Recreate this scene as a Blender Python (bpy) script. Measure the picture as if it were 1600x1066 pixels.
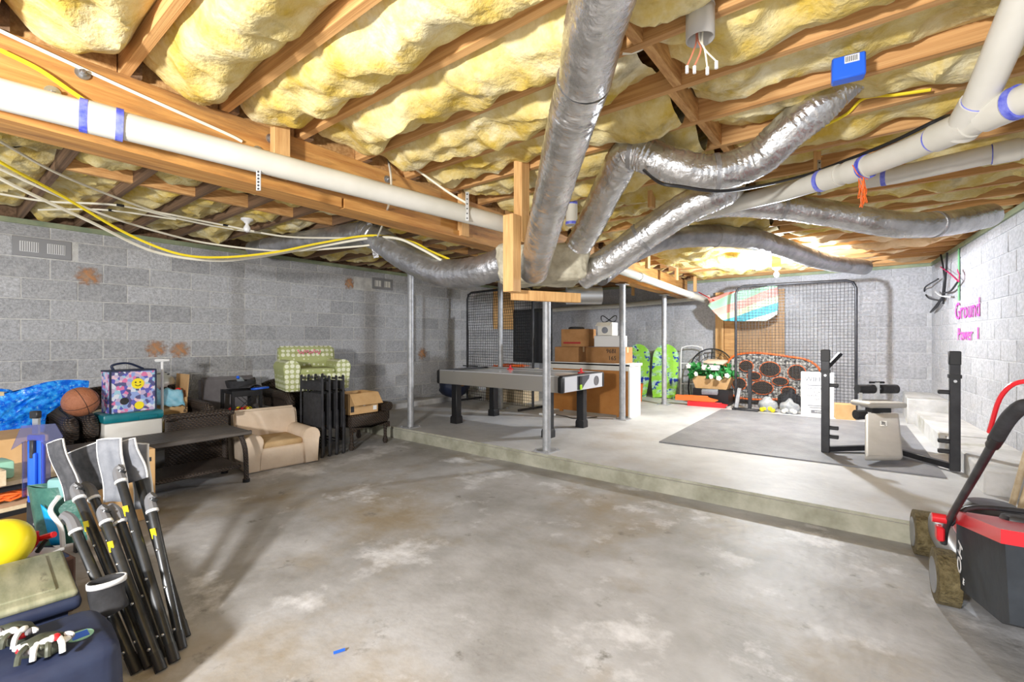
import bpy, bmesh, math, random
from mathutils import Vector, Matrix, noise
for o in list(bpy.data.objects): bpy.data.objects.remove(o, do_unlink=True)
S = bpy.context.scene; C = S.collection; PI = math.pi; RAD = math.radians
random.seed(7)
# ---------------------------------------------------------------- camera, world, lights, exposure
HC = 1.29; FPX = 720.0; YAW = RAD(37.87)
cd = bpy.data.cameras.new('camera'); cam = bpy.data.objects.new('camera', cd); C.objects.link(cam)
cam.location = (0, 0, HC); cam.rotation_euler = (RAD(90), 0, YAW)
cd.sensor_width = 36; cd.lens = 36*FPX/1600; cd.shift_y = -1.5/1600; cd.clip_start = .05
S.camera = cam
w = bpy.data.worlds.new('world'); S.world = w; w.use_nodes = True
w.node_tree.nodes['Background'].inputs[0].default_value = (.93, .96, 1, 1)
w.node_tree.nodes['Background'].inputs[1].default_value = .7
def lamp(name, loc, power, rad, col=(1, 1, 1)):
    l = bpy.data.lights.new(name, 'POINT'); l.energy = power; l.shadow_soft_size = rad; l.color = col
    o = bpy.data.objects.new(name, l); o.location = loc; C.objects.link(o); return o
lamp('bulb_light', (-1.0, 7.1, 2.07), 255, .05, (.86, .92, 1))        # the bare bulb by the batting net
lamp('camera_flash', (-.75, -1.7, 1.6), 640, .12, (1, .98, .95))        # the photographer's flash
S.view_settings.view_transform = 'Standard'; S.view_settings.look = 'None'
S.view_settings.gamma = 1; S.view_settings.use_curve_mapping = False
S.view_settings.exposure = .3
# ---------------------------------------------------------------- measuring helpers (survey of the place)
FV = Vector((-math.sin(YAW), math.cos(YAW), 0)); RV = Vector((math.cos(YAW), math.sin(YAW), 0))
def D(px, py, d): return FV*d + RV*((px-800)/FPX*d) + Vector((0, 0, HC-(py-531.5)/FPX*d))
def W(px, py, z=0.0): return D(px, py, FPX*(HC-z)/(py-531.5))
def WX(px, py, X): return D(px, py, X/(FV.x+(px-800)/FPX*RV.x))
def WY(px, py, Y): return D(px, py, Y/(FV.y+(px-800)/FPX*RV.y))
# ---------------------------------------------------------------- materials
MATS = {}
def M(name, c1, c2=None, scale=6, rough=.6, metal=0, bump=0, bscale=30, rnd=0, st=(1, 1, 1), detail=4, lo=.35, hi=.65, trans=0, coat=0, c3=None, alpha=1):
    m = bpy.data.materials.new(name); m.use_nodes = True; MATS[name] = m
    nt = m.node_tree; n = nt.nodes; L = nt.links; b = n['Principled BSDF']
    b.inputs['Roughness'].default_value = rough; b.inputs['Metallic'].default_value = metal
    if trans: b.inputs['Transmission Weight'].default_value = trans
    if coat: b.inputs['Coat Weight'].default_value = coat
    if alpha < 1: b.inputs['Alpha'].default_value = alpha
    tc = n.new('ShaderNodeTexCoord'); mp = n.new('ShaderNodeMapping'); L.new(tc.outputs['Object'], mp.inputs[0]); mp.inputs['Scale'].default_value = st
    col = None
    b.inputs['Base Color'].default_value = (*c1, 1)
    if c2:
        t = n.new('ShaderNodeTexNoise'); t.inputs['Scale'].default_value = scale; t.inputs['Detail'].default_value = detail; t.inputs['Roughness'].default_value = .62
        L.new(mp.outputs[0], t.inputs[0]); r = n.new('ShaderNodeValToRGB'); L.new(t.outputs[0], r.inputs[0])
        r.color_ramp.elements[0].position = lo; r.color_ramp.elements[0].color = (*c1, 1)
        r.color_ramp.elements[1].position = hi; r.color_ramp.elements[1].color = (*c2, 1)
        if c3:
            e = r.color_ramp.elements.new((lo+hi)/2); e.color = (*c3, 1)
        col = r.outputs[0]
    if rnd:
        oi = n.new('ShaderNodeObjectInfo'); mr = n.new('ShaderNodeMapRange'); L.new(oi.outputs['Random'], mr.inputs[0])
        mr.inputs[3].default_value = 1-rnd; mr.inputs[4].default_value = 1+rnd
        hs = n.new('ShaderNodeHueSaturation'); L.new(mr.outputs[0], hs.inputs['Value'])
        if col: L.new(col, hs.inputs['Color'])
        else: hs.inputs['Color'].default_value = (*c1, 1)
        col = hs.outputs[0]
        va = n.new('ShaderNodeVectorMath'); va.operation = 'ADD'; L.new(tc.outputs['Object'], va.inputs[0])
        sc = n.new('ShaderNodeVectorMath'); sc.operation = 'SCALE'; sc.inputs[0].default_value = (37, 53, 71); L.new(oi.outputs['Random'], sc.inputs['Scale'])
        L.new(sc.outputs[0], va.inputs[1]); L.new(va.outputs[0], mp.inputs[0])
    if col: L.new(col, b.inputs['Base Color'])
    if bump:
        t2 = n.new('ShaderNodeTexNoise'); t2.inputs['Scale'].default_value = bscale; t2.inputs['Detail'].default_value = 5
        L.new(mp.outputs[0], t2.inputs[0]); bp = n.new('ShaderNodeBump'); bp.inputs['Strength'].default_value = bump; bp.inputs['Distance'].default_value = .02
        L.new(t2.outputs[0], bp.inputs['Height']); L.new(bp.outputs[0], b.inputs['Normal'])
    return m
def mixlayer(m, col, scale, lo, hi, detail=6, st=(1, 1, 1), rough=None):
    """a stain or other colour patch of its own shape laid over a material"""
    nt = m.node_tree; n = nt.nodes; L = nt.links; b = n['Principled BSDF']
    tc = n.new('ShaderNodeTexCoord'); mp = n.new('ShaderNodeMapping'); mp.inputs['Scale'].default_value = st; L.new(tc.outputs['Object'], mp.inputs[0])
    t = n.new('ShaderNodeTexNoise'); t.inputs['Scale'].default_value = scale; t.inputs['Detail'].default_value = detail; t.inputs['Roughness'].default_value = .65
    L.new(mp.outputs[0], t.inputs[0]); r = n.new('ShaderNodeMapRange'); r.inputs[1].default_value = lo; r.inputs[2].default_value = hi; L.new(t.outputs[0], r.inputs[0])
    mx = n.new('ShaderNodeMix'); mx.data_type = 'RGBA'; L.new(r.outputs[0], mx.inputs[0])
    src = b.inputs['Base Color'].links
    if src: L.new(src[0].from_socket, mx.inputs[6])
    else: mx.inputs[6].default_value = b.inputs['Base Color'].default_value
    mx.inputs[7].default_value = (*col, 1); L.new(mx.outputs[2], b.inputs['Base Color'])
    return m
M('concrete', (.27, .26, .25), (.6, .6, .62), 1.5, .52, bump=.25, bscale=14, detail=8, lo=.3, hi=.7)
mixlayer(MATS['concrete'], (.35, .29, .21), .8, .5, .66); mixlayer(MATS['concrete'], (.8, .8, .83), 1.9, .55, .68, 8); mixlayer(MATS['concrete'], (.16, .15, .13), 5, .62, .74, 9)
M('slab', (.46, .46, .47), (.68, .68, .69), 1.3, .55, bump=.2, bscale=14, detail=8)
mixlayer(MATS['slab'], (.5, .45, .4), .7, .55, .72)
M('block', (.36, .36, .37), (.58, .58, .6), 45, .9, bump=.6, bscale=90, rnd=.16, detail=6)
mixlayer(MATS['block'], (.62, .61, .6), 3.2, .55, .75, 7)
M('block_pale', (.36, .36, .375), (.52, .52, .55), 30, .9, bump=.4, bscale=70, rnd=.08, detail=6)
mixlayer(MATS['block_pale'], (.33, .29, .25), 2.1, .62, .78, 7)
M('mortar', (.52, .51, .49), (.7, .69, .66), 12, .95, bump=.5, bscale=60)
M('mortar_pale', (.44, .44, .45), (.58, .58, .6), 12, .95, bump=.5, bscale=60)
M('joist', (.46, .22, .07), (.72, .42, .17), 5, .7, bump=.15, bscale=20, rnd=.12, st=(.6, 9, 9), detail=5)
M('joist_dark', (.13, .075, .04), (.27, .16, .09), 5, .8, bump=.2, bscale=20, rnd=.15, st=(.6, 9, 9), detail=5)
M('girder', (.42, .18, .045), (.64, .34, .1), 4, .62, bump=.15, bscale=25, st=(9, .5, 9), detail=6)
mixlayer(MATS['girder'], (.2, .1, .04), 2.5, .5, .72, 6, (4, .5, 4))
M('lumber', (.6, .32, .12), (.78, .48, .2), 5, .65, bump=.1, st=(9, 9, .7), rnd=.08)
M('subfloor', (.3, .2, .1), (.42, .28, .15), 4, .8)
M('treated', (.22, .27, .17), (.33, .36, .22), 6, .8)
M('batt', (.6, .42, .07), (.78, .67, .36), 5, .95, bump=.45, bscale=46, detail=6, rnd=.1, lo=.36, hi=.64)
mixlayer(MATS['batt'], (.8, .74, .54), 3.1, .54, .72, 5); mixlayer(MATS['batt'], (.22, .17, .08), 3.2, .58, .78, 8)
M('batt_paper', (.5, .3, .13), (.8, .6, .36), 3, .8, bump=.5, bscale=14, rnd=.15)
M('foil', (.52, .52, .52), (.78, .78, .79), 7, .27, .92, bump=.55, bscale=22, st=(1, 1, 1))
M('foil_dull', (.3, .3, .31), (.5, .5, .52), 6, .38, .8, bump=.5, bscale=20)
M('pvc', (.6, .58, .51), (.68, .66, .6), 3, .3)
M('pvc_blue', (.06, .08, .6), (.25, .28, .8), 20, .4)
M('mastic', (.42, .38, .28), (.68, .64, .5), 8, .8, bump=.8, bscale=14)
M('steel', (.36, .37, .39), (.52, .53, .55), 14, .45, .35, bump=.1)
M('zinc', (.5, .51, .52), None, rough=.35, metal=.9)
M('white', (.82, .82, .82), None, rough=.5); M('offwhite', (.74, .72, .66), (.8, .78, .73), 4, rough=.5)
M('black', (.012, .012, .014), None, rough=.45); M('black_matte', (.02, .02, .022), (.035, .035, .04), 20, rough=.8)
M('blackmetal', (.025, .025, .03), (.06, .06, .065), 8, rough=.38, metal=.3)
M('cable_white', (.86, .82, .68), None, rough=.5); M('cable_yellow', (.9, .7, .03), None, rough=.45)
M('blue', (.02, .13, .75), None, rough=.35); M('red', (.75, .02, .03), None, rough=.35); M('orange', (.9, .18, .03), None, rough=.5)
M('yellow', (.95, .78, .02), None, rough=.4); M('bulbglass', (.95, .95, .95), None, rough=.2)
M('card', (.55, .33, .14), (.63, .4, .19), 6, .8, rnd=.1); M('card_dark', (.35, .17, .06), (.45, .23, .09), 5, .8, rnd=.08)
M('tape', (.7, .55, .3), None, rough=.35)
em = M('bulb_on', (1, 1, 1)); em.node_tree.nodes['Principled BSDF'].inputs['Emission Color'].default_value = (1, .98, .95, 1); em.node_tree.nodes['Principled BSDF'].inputs['Emission Strength'].default_value = 40
# ---------------------------------------------------------------- mesh helpers
class B:
    """collects shapes; build() links them as one mesh object"""
    def __init__(s): s.bm = bmesh.new()
    def _tf(s, vs, loc, rot):
        m = Matrix.Translation(Vector(loc)) @ (rot if isinstance(rot, Matrix) else Matrix.Rotation(rot, 4, 'Z'))
        bmesh.ops.transform(s.bm, matrix=m, verts=vs)
    def box(s, c, size, rot=0, bev=0, seg=1):
        r = bmesh.ops.create_cube(s.bm, size=1); vs = r['verts']
        bmesh.ops.scale(s.bm, vec=Vector(size), verts=vs)
        if bev:
            es = list({e for v in vs for e in v.link_edges})
            rr = bmesh.ops.bevel(s.bm, geom=es, offset=bev, segments=seg, affect='EDGES', profile=.5)
            vs = list({v for f in rr['faces'] for v in f.verts} | {v for v in vs if v.is_valid})
        s._tf(vs, c, rot); return s
    def bar(s, p, q, wd, th, up=(0, 0, 1), bev=0):
        p = Vector(p); q = Vector(q); d = q-p; z = d.normalized(); u = Vector(up)
        if abs(z.dot(u)) > .98: u = Vector((1, 0, 0))
        x = u.cross(z).normalized(); y = z.cross(x)
        return s.box((p+q)/2, (wd, th, d.length), Matrix((x, y, z)).transposed().to_4x4(), bev)
    def tube(s, pts, r, n=10, smooth=0, cap=True, rf=None, flat=1):
        pts = [Vector(p) for p in pts]
        if smooth: pts = spline(pts, smooth)
        k = len(pts); t = [(pts[min(i+1, k-1)]-pts[max(i-1, 0)]).normalized() for i in range(k)]
        u = Vector((0, 0, 1)) if abs(t[0].z) < .9 else Vector((1, 0, 0))
        rings = []; closed = (pts[0]-pts[-1]).length < 1e-6 and k > 3
        for i in range(k):
            u = (u-t[i]*u.dot(t[i])).normalized(); v = t[i].cross(u)
            ring = []
            for j in range(n):
                a = 2*PI*j/n; rr = (r if not callable(r) else r(i/(k-1)))
                if rf: rr *= rf(i, a, pts[i])
                ring.append(s.bm.verts.new(pts[i]+u*(math.cos(a)*rr*flat)+v*(math.sin(a)*rr)))
            rings.append(ring)
        for i in range(k-1):
            for j in range(n): s.bm.faces.new((rings[i][j], rings[i][(j+1) % n], rings[i+1][(j+1) % n], rings[i+1][j]))
        if cap:
            s.bm.faces.new(rings[0][::-1]); s.bm.faces.new(rings[-1])
        return s
    def cyl(s, p, q, r, n=14, r2=None):
        r2 = r if r2 is None else r2
        return s.tube([p, q], lambda t: r+(r2-r)*t, n)
    def ball(s, c, r, sc=(1, 1, 1), n=16, rot=0):
        rr = bmesh.ops.create_uvsphere(s.bm, u_segments=n, v_segments=max(6, n*3//4), radius=r)
        bmesh.ops.scale(s.bm, vec=Vector(sc), verts=rr['verts']); s._tf(rr['verts'], c, rot); return s
    def lathe(s, prof, c=(0, 0, 0), n=20, rot=0, sq=0):
        rings = []; new = []
        for (r, z) in prof:
            ring = []
            for j in range(n):
                a = 2*PI*j/n; k = 1
                if sq: k = 1/max(abs(math.cos(a)), abs(math.sin(a)))**sq
                ring.append(s.bm.verts.new((r*k*math.cos(a), r*k*math.sin(a), z)))
            rings.append(ring); new += ring
        for i in range(len(prof)-1):
            for j in range(n): s.bm.faces.new((rings[i][j], rings[i][(j+1) % n], rings[i+1][(j+1) % n], rings[i+1][j]))
        s.bm.faces.new(rings[0][::-1]); s.bm.faces.new(rings[-1])
        s._tf(new, c, rot); return s
    def prism(s, poly, p0, ax, ay, an, depth):
        """poly (u,v) laid at p0 on axes ax, ay and thickened along an"""
        p0, ax, ay, an = Vector(p0), Vector(ax), Vector(ay), Vector(an)
        a = [s.bm.verts.new(p0+ax*u+ay*v) for u, v in poly]; b = [s.bm.verts.new(p0+ax*u+ay*v+an*depth) for u, v in poly]
        s.bm.faces.new(a[::-1]); s.bm.faces.new(b); k = len(poly)
        for i in range(k): s.bm.faces.new((a[i], a[(i+1) % k], b[(i+1) % k], b[i]))
        return s
    def grid(s, fn, nu, nv, thick=0):
        g = [[s.bm.verts.new(fn(i/nu, j/nv)) for j in range(nv+1)] for i in range(nu+1)]
        for i in range(nu):
            for j in range(nv): s.bm.faces.new((g[i][j], g[i+1][j], g[i+1][j+1], g[i][j+1]))
        return s
    def mesh(s, name, mat, smooth=True, fix=True):
        me = bpy.data.meshes.new(name)
        if fix: bmesh.ops.recalc_face_normals(s.bm, faces=s.bm.faces[:])
        s.bm.to_mesh(me); s.bm.free()
        for m in (mat if isinstance(mat, (list, tuple)) else [mat]): me.materials.append(MATS[m] if isinstance(m, str) else m)
        if smooth:
            me.polygons.foreach_set('use_smooth', [True]*len(me.polygons)); me.set_sharp_from_angle(angle=RAD(38))
        return me
    def build(s, name, mat, parent=None, loc=None, smooth=True, thick=0, sub=0, label=None):
        if loc is not None: bmesh.ops.translate(s.bm, vec=-Vector(loc), verts=s.bm.verts[:])
        o = bpy.data.objects.new(name, s.mesh(name, mat, smooth)); C.objects.link(o)
        if parent is not None: o.parent = parent
        if thick: md = o.modifiers.new('solid', 'SOLIDIFY'); md.thickness = thick; md.offset = 0
        if sub: md = o.modifiers.new('sub', 'SUBSURF'); md.levels = sub; md.render_levels = sub
        if label: o['label'] = label
        return o
def spline(pts, n):
    out = []; k = len(pts)
    if (pts[0]-pts[-1]).length < 1e-6: ext = [pts[-2]]+pts+[pts[1]]
    else: ext = [pts[0]*2-pts[1]]+pts+[pts[-1]*2-pts[-2]]
    for i in range(1, k):
        a, b, c, d = ext[i-1], ext[i], ext[i+1], ext[i+2]
        for j in range(n):
            t = j/n; out.append(.5*((2*b)+(c-a)*t+(2*a-5*b+4*c-d)*t*t+(3*b-a-3*c+d)*t**3))
    out.append(pts[-1].copy()); return out
def nz(x, y=0, z=0): return noise.noise(Vector((x, y, z)))
def fbm(x, y, z=0, o=4): return noise.fractal(Vector((x, y, z)), .9, 2.1, o)
def tag(o, label, cat, group=None, kind=None):
    o['label'] = label; o['category'] = cat
    if group: o['group'] = group
    if kind: o['kind'] = kind
    return o
def thing(name, label, cat, loc=(0, 0, 0), rz=0, group=None, rot=None):
    o = bpy.data.objects.new(name, None); C.objects.link(o); o.location = loc; o.rotation_euler = rot or (0, 0, rz); o.empty_display_size = .1
    return tag(o, label, cat, group)
def inst(name, me, parent, loc, rot=(0, 0, 0), scale=(1, 1, 1)):
    o = bpy.data.objects.new(name, me); C.objects.link(o); o.parent = parent; o.location = loc; o.rotation_euler = rot; o.scale = scale; return o
def dup(root, loc, rz, label=None):
    r = root.copy(); C.objects.link(r); r.location = loc; r.rotation_euler = (r.rotation_euler[0], r.rotation_euler[1], rz)
    if label: r['label'] = label
    for ch in root.children:
        c = ch.copy(); C.objects.link(c); c.parent = r
        for g in ch.children:
            d = g.copy(); C.objects.link(d); d.parent = c
    return r
def text(body, size, mat, parent, loc, rot, name='lettering', ext=.001, align='CENTER', sx=1):
    cu = bpy.data.curves.new(name, 'FONT'); cu.body = body; cu.size = size; cu.extrude = ext; cu.align_x = align; cu.align_y = 'CENTER'; cu.resolution_u = 2
    t = bpy.data.objects.new('t', cu); C.objects.link(t); dg = bpy.context.evaluated_depsgraph_get()
    me = bpy.data.meshes.new_from_object(t.evaluated_get(dg)); bpy.data.objects.remove(t); me.materials.clear(); me.materials.append(MATS[mat])
    o = bpy.data.objects.new(name, me); C.objects.link(o); o.parent = parent; o.location = loc; o.rotation_euler = rot; o.scale = (sx, 1, 1); return o
# ================================================================ THE SETTING
U = .14                                   # level of the raised slab
YS = 3.84; YB = 9.5; XL = -6.53           # slab edge, back wall, left wall
ZJ = 2.47                                 # underside of the joists
def xr(y): return .75 + (YB-y)*.0829      # right wall, a little out of square
def struct(o): o['kind'] = 'structure'; return o
struct(B().box((-2.3, 1.4, -.1), (9.2, 5.2, .2)).build('floor', 'concrete', smooth=False))
b = B().prism([(-6.6, YS), (1.6, YS), (1.6, YB+.1), (-6.6, YB+.1)], (0, 0, -.05), (1, 0, 0), (0, 1, 0), (0, 0, 1), U+.05)
ed = [e for e in b.bm.edges if all(abs(v.co.y-YS) < 1e-4 and v.co.z > .1 for v in e.verts)]
bmesh.ops.bevel(b.bm, geom=ed, offset=.02, segments=2, affect='EDGES')
M('formed_edge_shaded', (.3, .295, .22), (.5, .49, .4), 4, .8, bump=.4, bscale=18)  # greenish form concrete; the step face's shade is also put into this colour
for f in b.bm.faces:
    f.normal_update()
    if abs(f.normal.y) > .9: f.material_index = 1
sl = struct(b.build('floor_raised', ['slab', 'formed_edge_shaded']))
# block walls: mortar core + single blocks
CH = .2032; BL = .4064
def block_mesh(l, seed, mat):
    r = random.Random(seed); b = B().box((0, 0, 0), (l-.009, .05, CH-.009), bev=.005)
    for v in b.bm.verts: v.co += Vector((r.uniform(-.0015, .0015), r.uniform(-.002, .002), r.uniform(-.0015, .0015)))
    return b.mesh('block', mat, smooth=False)
def block_wall(name, p0, dirv, length, nrm, zrows, core, mat, phase, skip=()):
    """p0 start on the wall face, dirv along it, nrm into the room"""
    p0, dirv, nrm = Vector(p0), Vector(dirv).normalized(), Vector(nrm).normalized(); ang = math.atan2(dirv.y, dirv.x)
    mid = p0+dirv*length/2-nrm*.0945; b = B().box((mid.x, mid.y, (zrows[0]+zrows[-1])/2), (length+.2, .2, zrows[-1]-zrows[0]), ang)
    wl = struct(b.build(name, core, smooth=False)); full = [block_mesh(BL, i, mat) for i in range(4)]; rnd = random.Random(name)
    for k in range(len(zrows)-1):
        z0, z1 = zrows[k], zrows[k+1]; s = -((phase+(k % 2)*BL/2) % BL)
        while s < length:
            a, e = max(s, 0), min(s+BL, length); s += BL
            if e-a < .08 or any(x0 < (a+e)/2 < x1 and k == kk for kk, x0, x1 in skip): continue
            c = p0+dirv*((a+e)/2)-nrm*(.012+rnd.uniform(0, .004))
            inst('block', rnd.choice(full), wl, (c.x, c.y, (z0+z1)/2), (0, 0, ang), ((e-a)/BL, 1, (z1-z0)/CH))
    return wl
rowsL = [0.0] + [HC+CH*k for k in range(-6, 6)] + [ZJ-.05]
rowsL[0] = .0
wall_left = block_wall('wall_left', (XL, -.2, 0), (0, 1, 0), YB+.2, (1, 0, 0), rowsL, 'mortar', 'block', .21, skip=((11, .2+.42, .2+.86), (11, 4.62, 5.0)))
wall_back = block_wall('wall_back', (XL, YB, 0), (1, 0, 0), -XL+.75, (0, -1, 0), rowsL, 'mortar_pale', 'block_pale', .1)
wr0 = Vector((xr(2.2), 2.2, 0)); wr1 = Vector((xr(YB), YB, 0))
wall_right = block_wall('wall_right', wr1, wr0-wr1, (wr0-wr1).length, (-1, -.083, 0), rowsL, 'mortar_pale', 'block_pale', .15)
struct(B().box((XL-.06, YB/2, ZJ-.025), (.18, YB+.4, .05)).build('trim_1', 'treated'))
struct(B().box(((XL+.75)/2, YB+.06, ZJ-.025), (.75-XL, .18, .05)).build('trim_2', 'treated'))
struct(B().bar((xr(2.2)+.06, 2.2, ZJ-.025), (xr(YB)+.06, YB, ZJ-.025), .05, .18, up=(1, 0, 0)).build('trim_3', 'treated'))
# concrete footings
def footing(name, poly, z0, z1, mat):
    b = B().prism(poly, (0, 0, z0), (1, 0, 0), (0, 1, 0), (0, 0, 1), z1-z0)
    bmesh.ops.bevel(b.bm, geom=b.bm.edges[:], offset=.012, segments=1, affect='EDGES')
    return struct(b.build(name, mat))
M('footing', (.5, .49, .48), (.7, .69, .68), 3, .8, bump=.3, bscale=20); mixlayer(MATS['footing'], (.36, .35, .26), 2.4, .55, .72)
footing('trim_4', [(XL, 3.9), (XL+.3, 3.9), (XL+.3, YB), (XL, YB)], U-.02, U+.09, 'footing')
footing('trim_5', [(.40, 8.34), (xr(8.34), 8.34), (xr(YB), YB), (.40, YB)], U-.02, .485, 'footing')
footing('trim_6', [(.56, 6.46), (xr(6.46), 6.46), (xr(8.33), 8.33), (.48, 8.33)], U-.02, .325, 'footing')
footing('trim_7', [(.67, 4.88), (xr(4.88), 4.88), (xr(6.45), 6.45), (.6, 6.45)], U-.02, .315, 'footing')
# ceiling: subfloor, joists, blocking, insulation
ceiling = struct(B().box((-2.6, 4.6, ZJ+.25), (8.3, 10.6, .03)).build('ceiling', 'subfloor', smooth=False))
cz = Vector((0, 0, 0))
XG = -2.6                                  # face of the girder
JY = [.5608+.4064*k for k in range(-2, 22)]
jm = B().box((0, 0, .118), (1, .038, .235), bev=0).mesh('joist', 'joist', smooth=False)
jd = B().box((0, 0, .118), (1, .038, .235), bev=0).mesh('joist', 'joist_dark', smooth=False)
for i, y in enumerate(JY):
    x1 = xr(y)+.05 if y > 2.2 else 1.7
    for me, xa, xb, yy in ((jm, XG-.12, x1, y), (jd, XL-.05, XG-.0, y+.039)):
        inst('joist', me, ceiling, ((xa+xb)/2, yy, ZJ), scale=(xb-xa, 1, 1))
for i in range(2, 21):
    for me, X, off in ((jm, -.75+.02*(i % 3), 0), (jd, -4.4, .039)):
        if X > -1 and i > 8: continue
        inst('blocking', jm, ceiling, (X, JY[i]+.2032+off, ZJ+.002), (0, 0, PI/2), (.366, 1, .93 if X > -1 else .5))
def batt(xa, xb, y0, y1, seed, mat, res, low=0.0, name='insulation_batt'):
    nx = max(8, int((xb-xa)/res)); ny = max(6, int((y1-y0)/res)); yc = (y0+y1)/2; hw = (y1-y0)/2
    def fn(u, v):
        x = xa+(xb-xa)*u; t = 2*v-1; y = yc+hw*t; e = min(u, 1-u)*(xb-xa)
        big = fbm(x*1.3, y*1.9, seed*3.1, 3); bil = abs(nz(x*4.3+3, y*5.1, seed)) ; fine = abs(nz(x*11, y*12, seed+9))
        prof = (1-abs(t)**3.2)
        z = ZJ+.085-prof*(.085+low+.1*big+.07*(.45-bil*1.5))-.025*fine*prof
        z += .05*max(0, 1-e/.12)
        z = min(z, ZJ+.2)
        wid = max(0, min(.034, (ZJ-.004-z)*.8))
        yy = y+math.copysign(wid, t)*abs(t)**2+.012*nz(x*7, y*7, seed+4)*prof
        return Vector((x, yy, z))
    o = B().grid(fn, nx, ny).build(name, mat, ceiling); return o
for i in range(len(JY)-1):
    y0, y1 = JY[i]+.019, JY[i+1]-.019; far = y0 > 5
    res = .02 if y0 < 3.2 else .03 if y0 < 5 else .045
    x1 = (xr(y0) if y0 > 2.2 else 1.6)-.03
    m = 'batt_paper' if y0 > 6.2 else 'batt'
    # the bay right of the girder in two lengths
    split = -.75
    batt(XG+.02, split-.03, y0, y1, i*2.3, 'batt', res, .02)
    batt(split+.03, x1, y0, y1, i*2.3+50, m, res, -.035)
    batt(XL+.1, -4.43, y0+.039, y1+.039, i*2.3+100, 'batt', max(res, .028), -.06)
    batt(-4.37, XG-.12, y0+.039, y1+.039, i*2.3+150, 'batt', max(res, .028), -.05)

m = M('rust', (.55, .25, .1), (.45, .33, .24), 14, .9, lo=.4, hi=.66, detail=6); n = m.node_tree.nodes; L = m.node_tree.links; tc = n.new('ShaderNodeTexCoord')
ln = n.new('ShaderNodeVectorMath'); ln.operation = 'LENGTH'; L.new(tc.outputs['Object'], ln.inputs[0]); t_ = n.new('ShaderNodeTexNoise'); t_.inputs['Scale'].default_value = 26; t_.inputs['Detail'].default_value = 6; L.new(tc.outputs['Object'], t_.inputs[0])
ma = n.new('ShaderNodeMath'); ma.operation = 'MULTIPLY_ADD'; ma.inputs[1].default_value = .16; L.new(t_.outputs[0], ma.inputs[0]); L.new(ln.outputs['Value'], ma.inputs[2]); mr = n.new('ShaderNodeMapRange'); mr.inputs[1].default_value = .1; mr.inputs[2].default_value = .2; mr.inputs[3].default_value = .95; mr.inputs[4].default_value = 0; L.new(ma.outputs[0], mr.inputs[0]); L.new(mr.outputs[0], n['Principled BSDF'].inputs['Alpha'])
for px, py, w_, h_ in ((138, 432, .26, .19), (244, 545, .22, .19), (281, 547, .24, .19), (546, 443, .16, .18), (660, 553, .34, .24)):
    p = WX(px, py, XL+.0145); b = B().grid(lambda u, v: Vector((0, (u-.5)*w_*(1+.25*nz(v*4, px)), (v-.5)*h_*(1+.25*nz(u*4, py)))), 6, 6); inst('rust_stain', b.mesh('rust_stain', 'rust'), wall_left, p)
# ================================================================ STRUCTURE OVERHEAD
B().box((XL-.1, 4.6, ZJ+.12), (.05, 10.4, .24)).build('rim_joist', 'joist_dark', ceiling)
B().box(((XL+.75)/2, YB+.1, ZJ+.12), (7.6, .05, .24)).build('rim_joist', 'joist', ceiling)
B().bar((xr(2.0)+.1, 2.0, ZJ+.12), (xr(YB)+.1, YB+.1, ZJ+.12), .24, .05, up=(1, 0, 0)).build('rim_joist', 'joist', ceiling)
def xg(y): return XG-.03*y
ZG = 2.12
gl = Vector((xg(0), 0, ZG))
g = thing('girder_beam', 'long bolted orange wood girder carrying the joists behind the white pipe', 'beam', gl)
y0, y1 = -.9, 9.4
B().bar((xg(y0)-.07, y0, (ZG+ZJ)/2), (xg(y1)-.07, y1, (ZG+ZJ)/2), .14, ZJ-ZG-.002, up=(0, 0, 1)).build('ply_beam', 'girder', g, gl)
for a, e in ((y0, 1.62), (1.64, 3.6), (3.62, y1)):
    B().bar((xg(a)+.02, a, ZG+.03), (xg(e)+.02, e, ZG+.03), .04, .06, up=(0, 0, 1)).build('ledger_strip', 'girder', g, gl)
for i, (y, z) in enumerate([(.42, .29), (.33, .17), (1.2, .29), (1.13, .2), (2.0, .29), (2.55, .18), (2.75, .29)]):
    p = Vector((xg(y), y, ZG+z)); b = B(); b.cyl(p, p+Vector((.006, 0, 0)), .026, 16).cyl(p, p+Vector((.018, 0, 0)), .014, 6).cyl(p, p+Vector((.034, 0, 0)), .007, 8)
    b.build('bolt', 'zinc', g, gl)
# packing blocks on top of the girder between the joists
for i in range(len(JY)-1):
    y = (JY[i]+JY[i+1])/2
    if y < 9.3: B().box((xg(y)-.05, y, ZJ+.11), (.04, .36, .22)).build('blocking', 'joist', ceiling)
# short hanger studs nailed to the girder and joists
def stud(label, p, q, wd=.038, th=.089, up=(1, 0, 0), name='hanger_stud', mat='lumber'):
    c = (Vector(p)+Vector(q))/2; o = B().bar(p, q, wd, th, up=up, bev=.003).build(name, mat, None, c); o.location = c
    return tag(o, label, 'stud')
p = WX(438, 150, xg(1.2)+.05); stud('short upright stud nailed on the girder above the white pipe joint', (p.x, p.y, 2.19), (p.x, p.y, 2.6), .05, .089, (0, 1, 0))
p = WX(724, 290, xg(2.9)+.05); stud('short upright stud on the girder beside the perforated pipe strap', (p.x, p.y, 2.14), (p.x, p.y, 2.6), .05, .089, (0, 1, 0))
q = D(815, 300, 3.14); stud('tall upright stud from joist down beside the big silver duct', (q.x, q.y, 1.95), (q.x, q.y, 2.6), .07, .09, (0, 1, 0), 'upright_stud')
q2 = D(800, 400, 3.07); stud('stout lower stud scabbed beside the duct plenum', (q2.x, q2.y, 1.61), (q2.x, q2.y, 2.12), .085, .09, (0, 1, 0), 'upright_stud')
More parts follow.
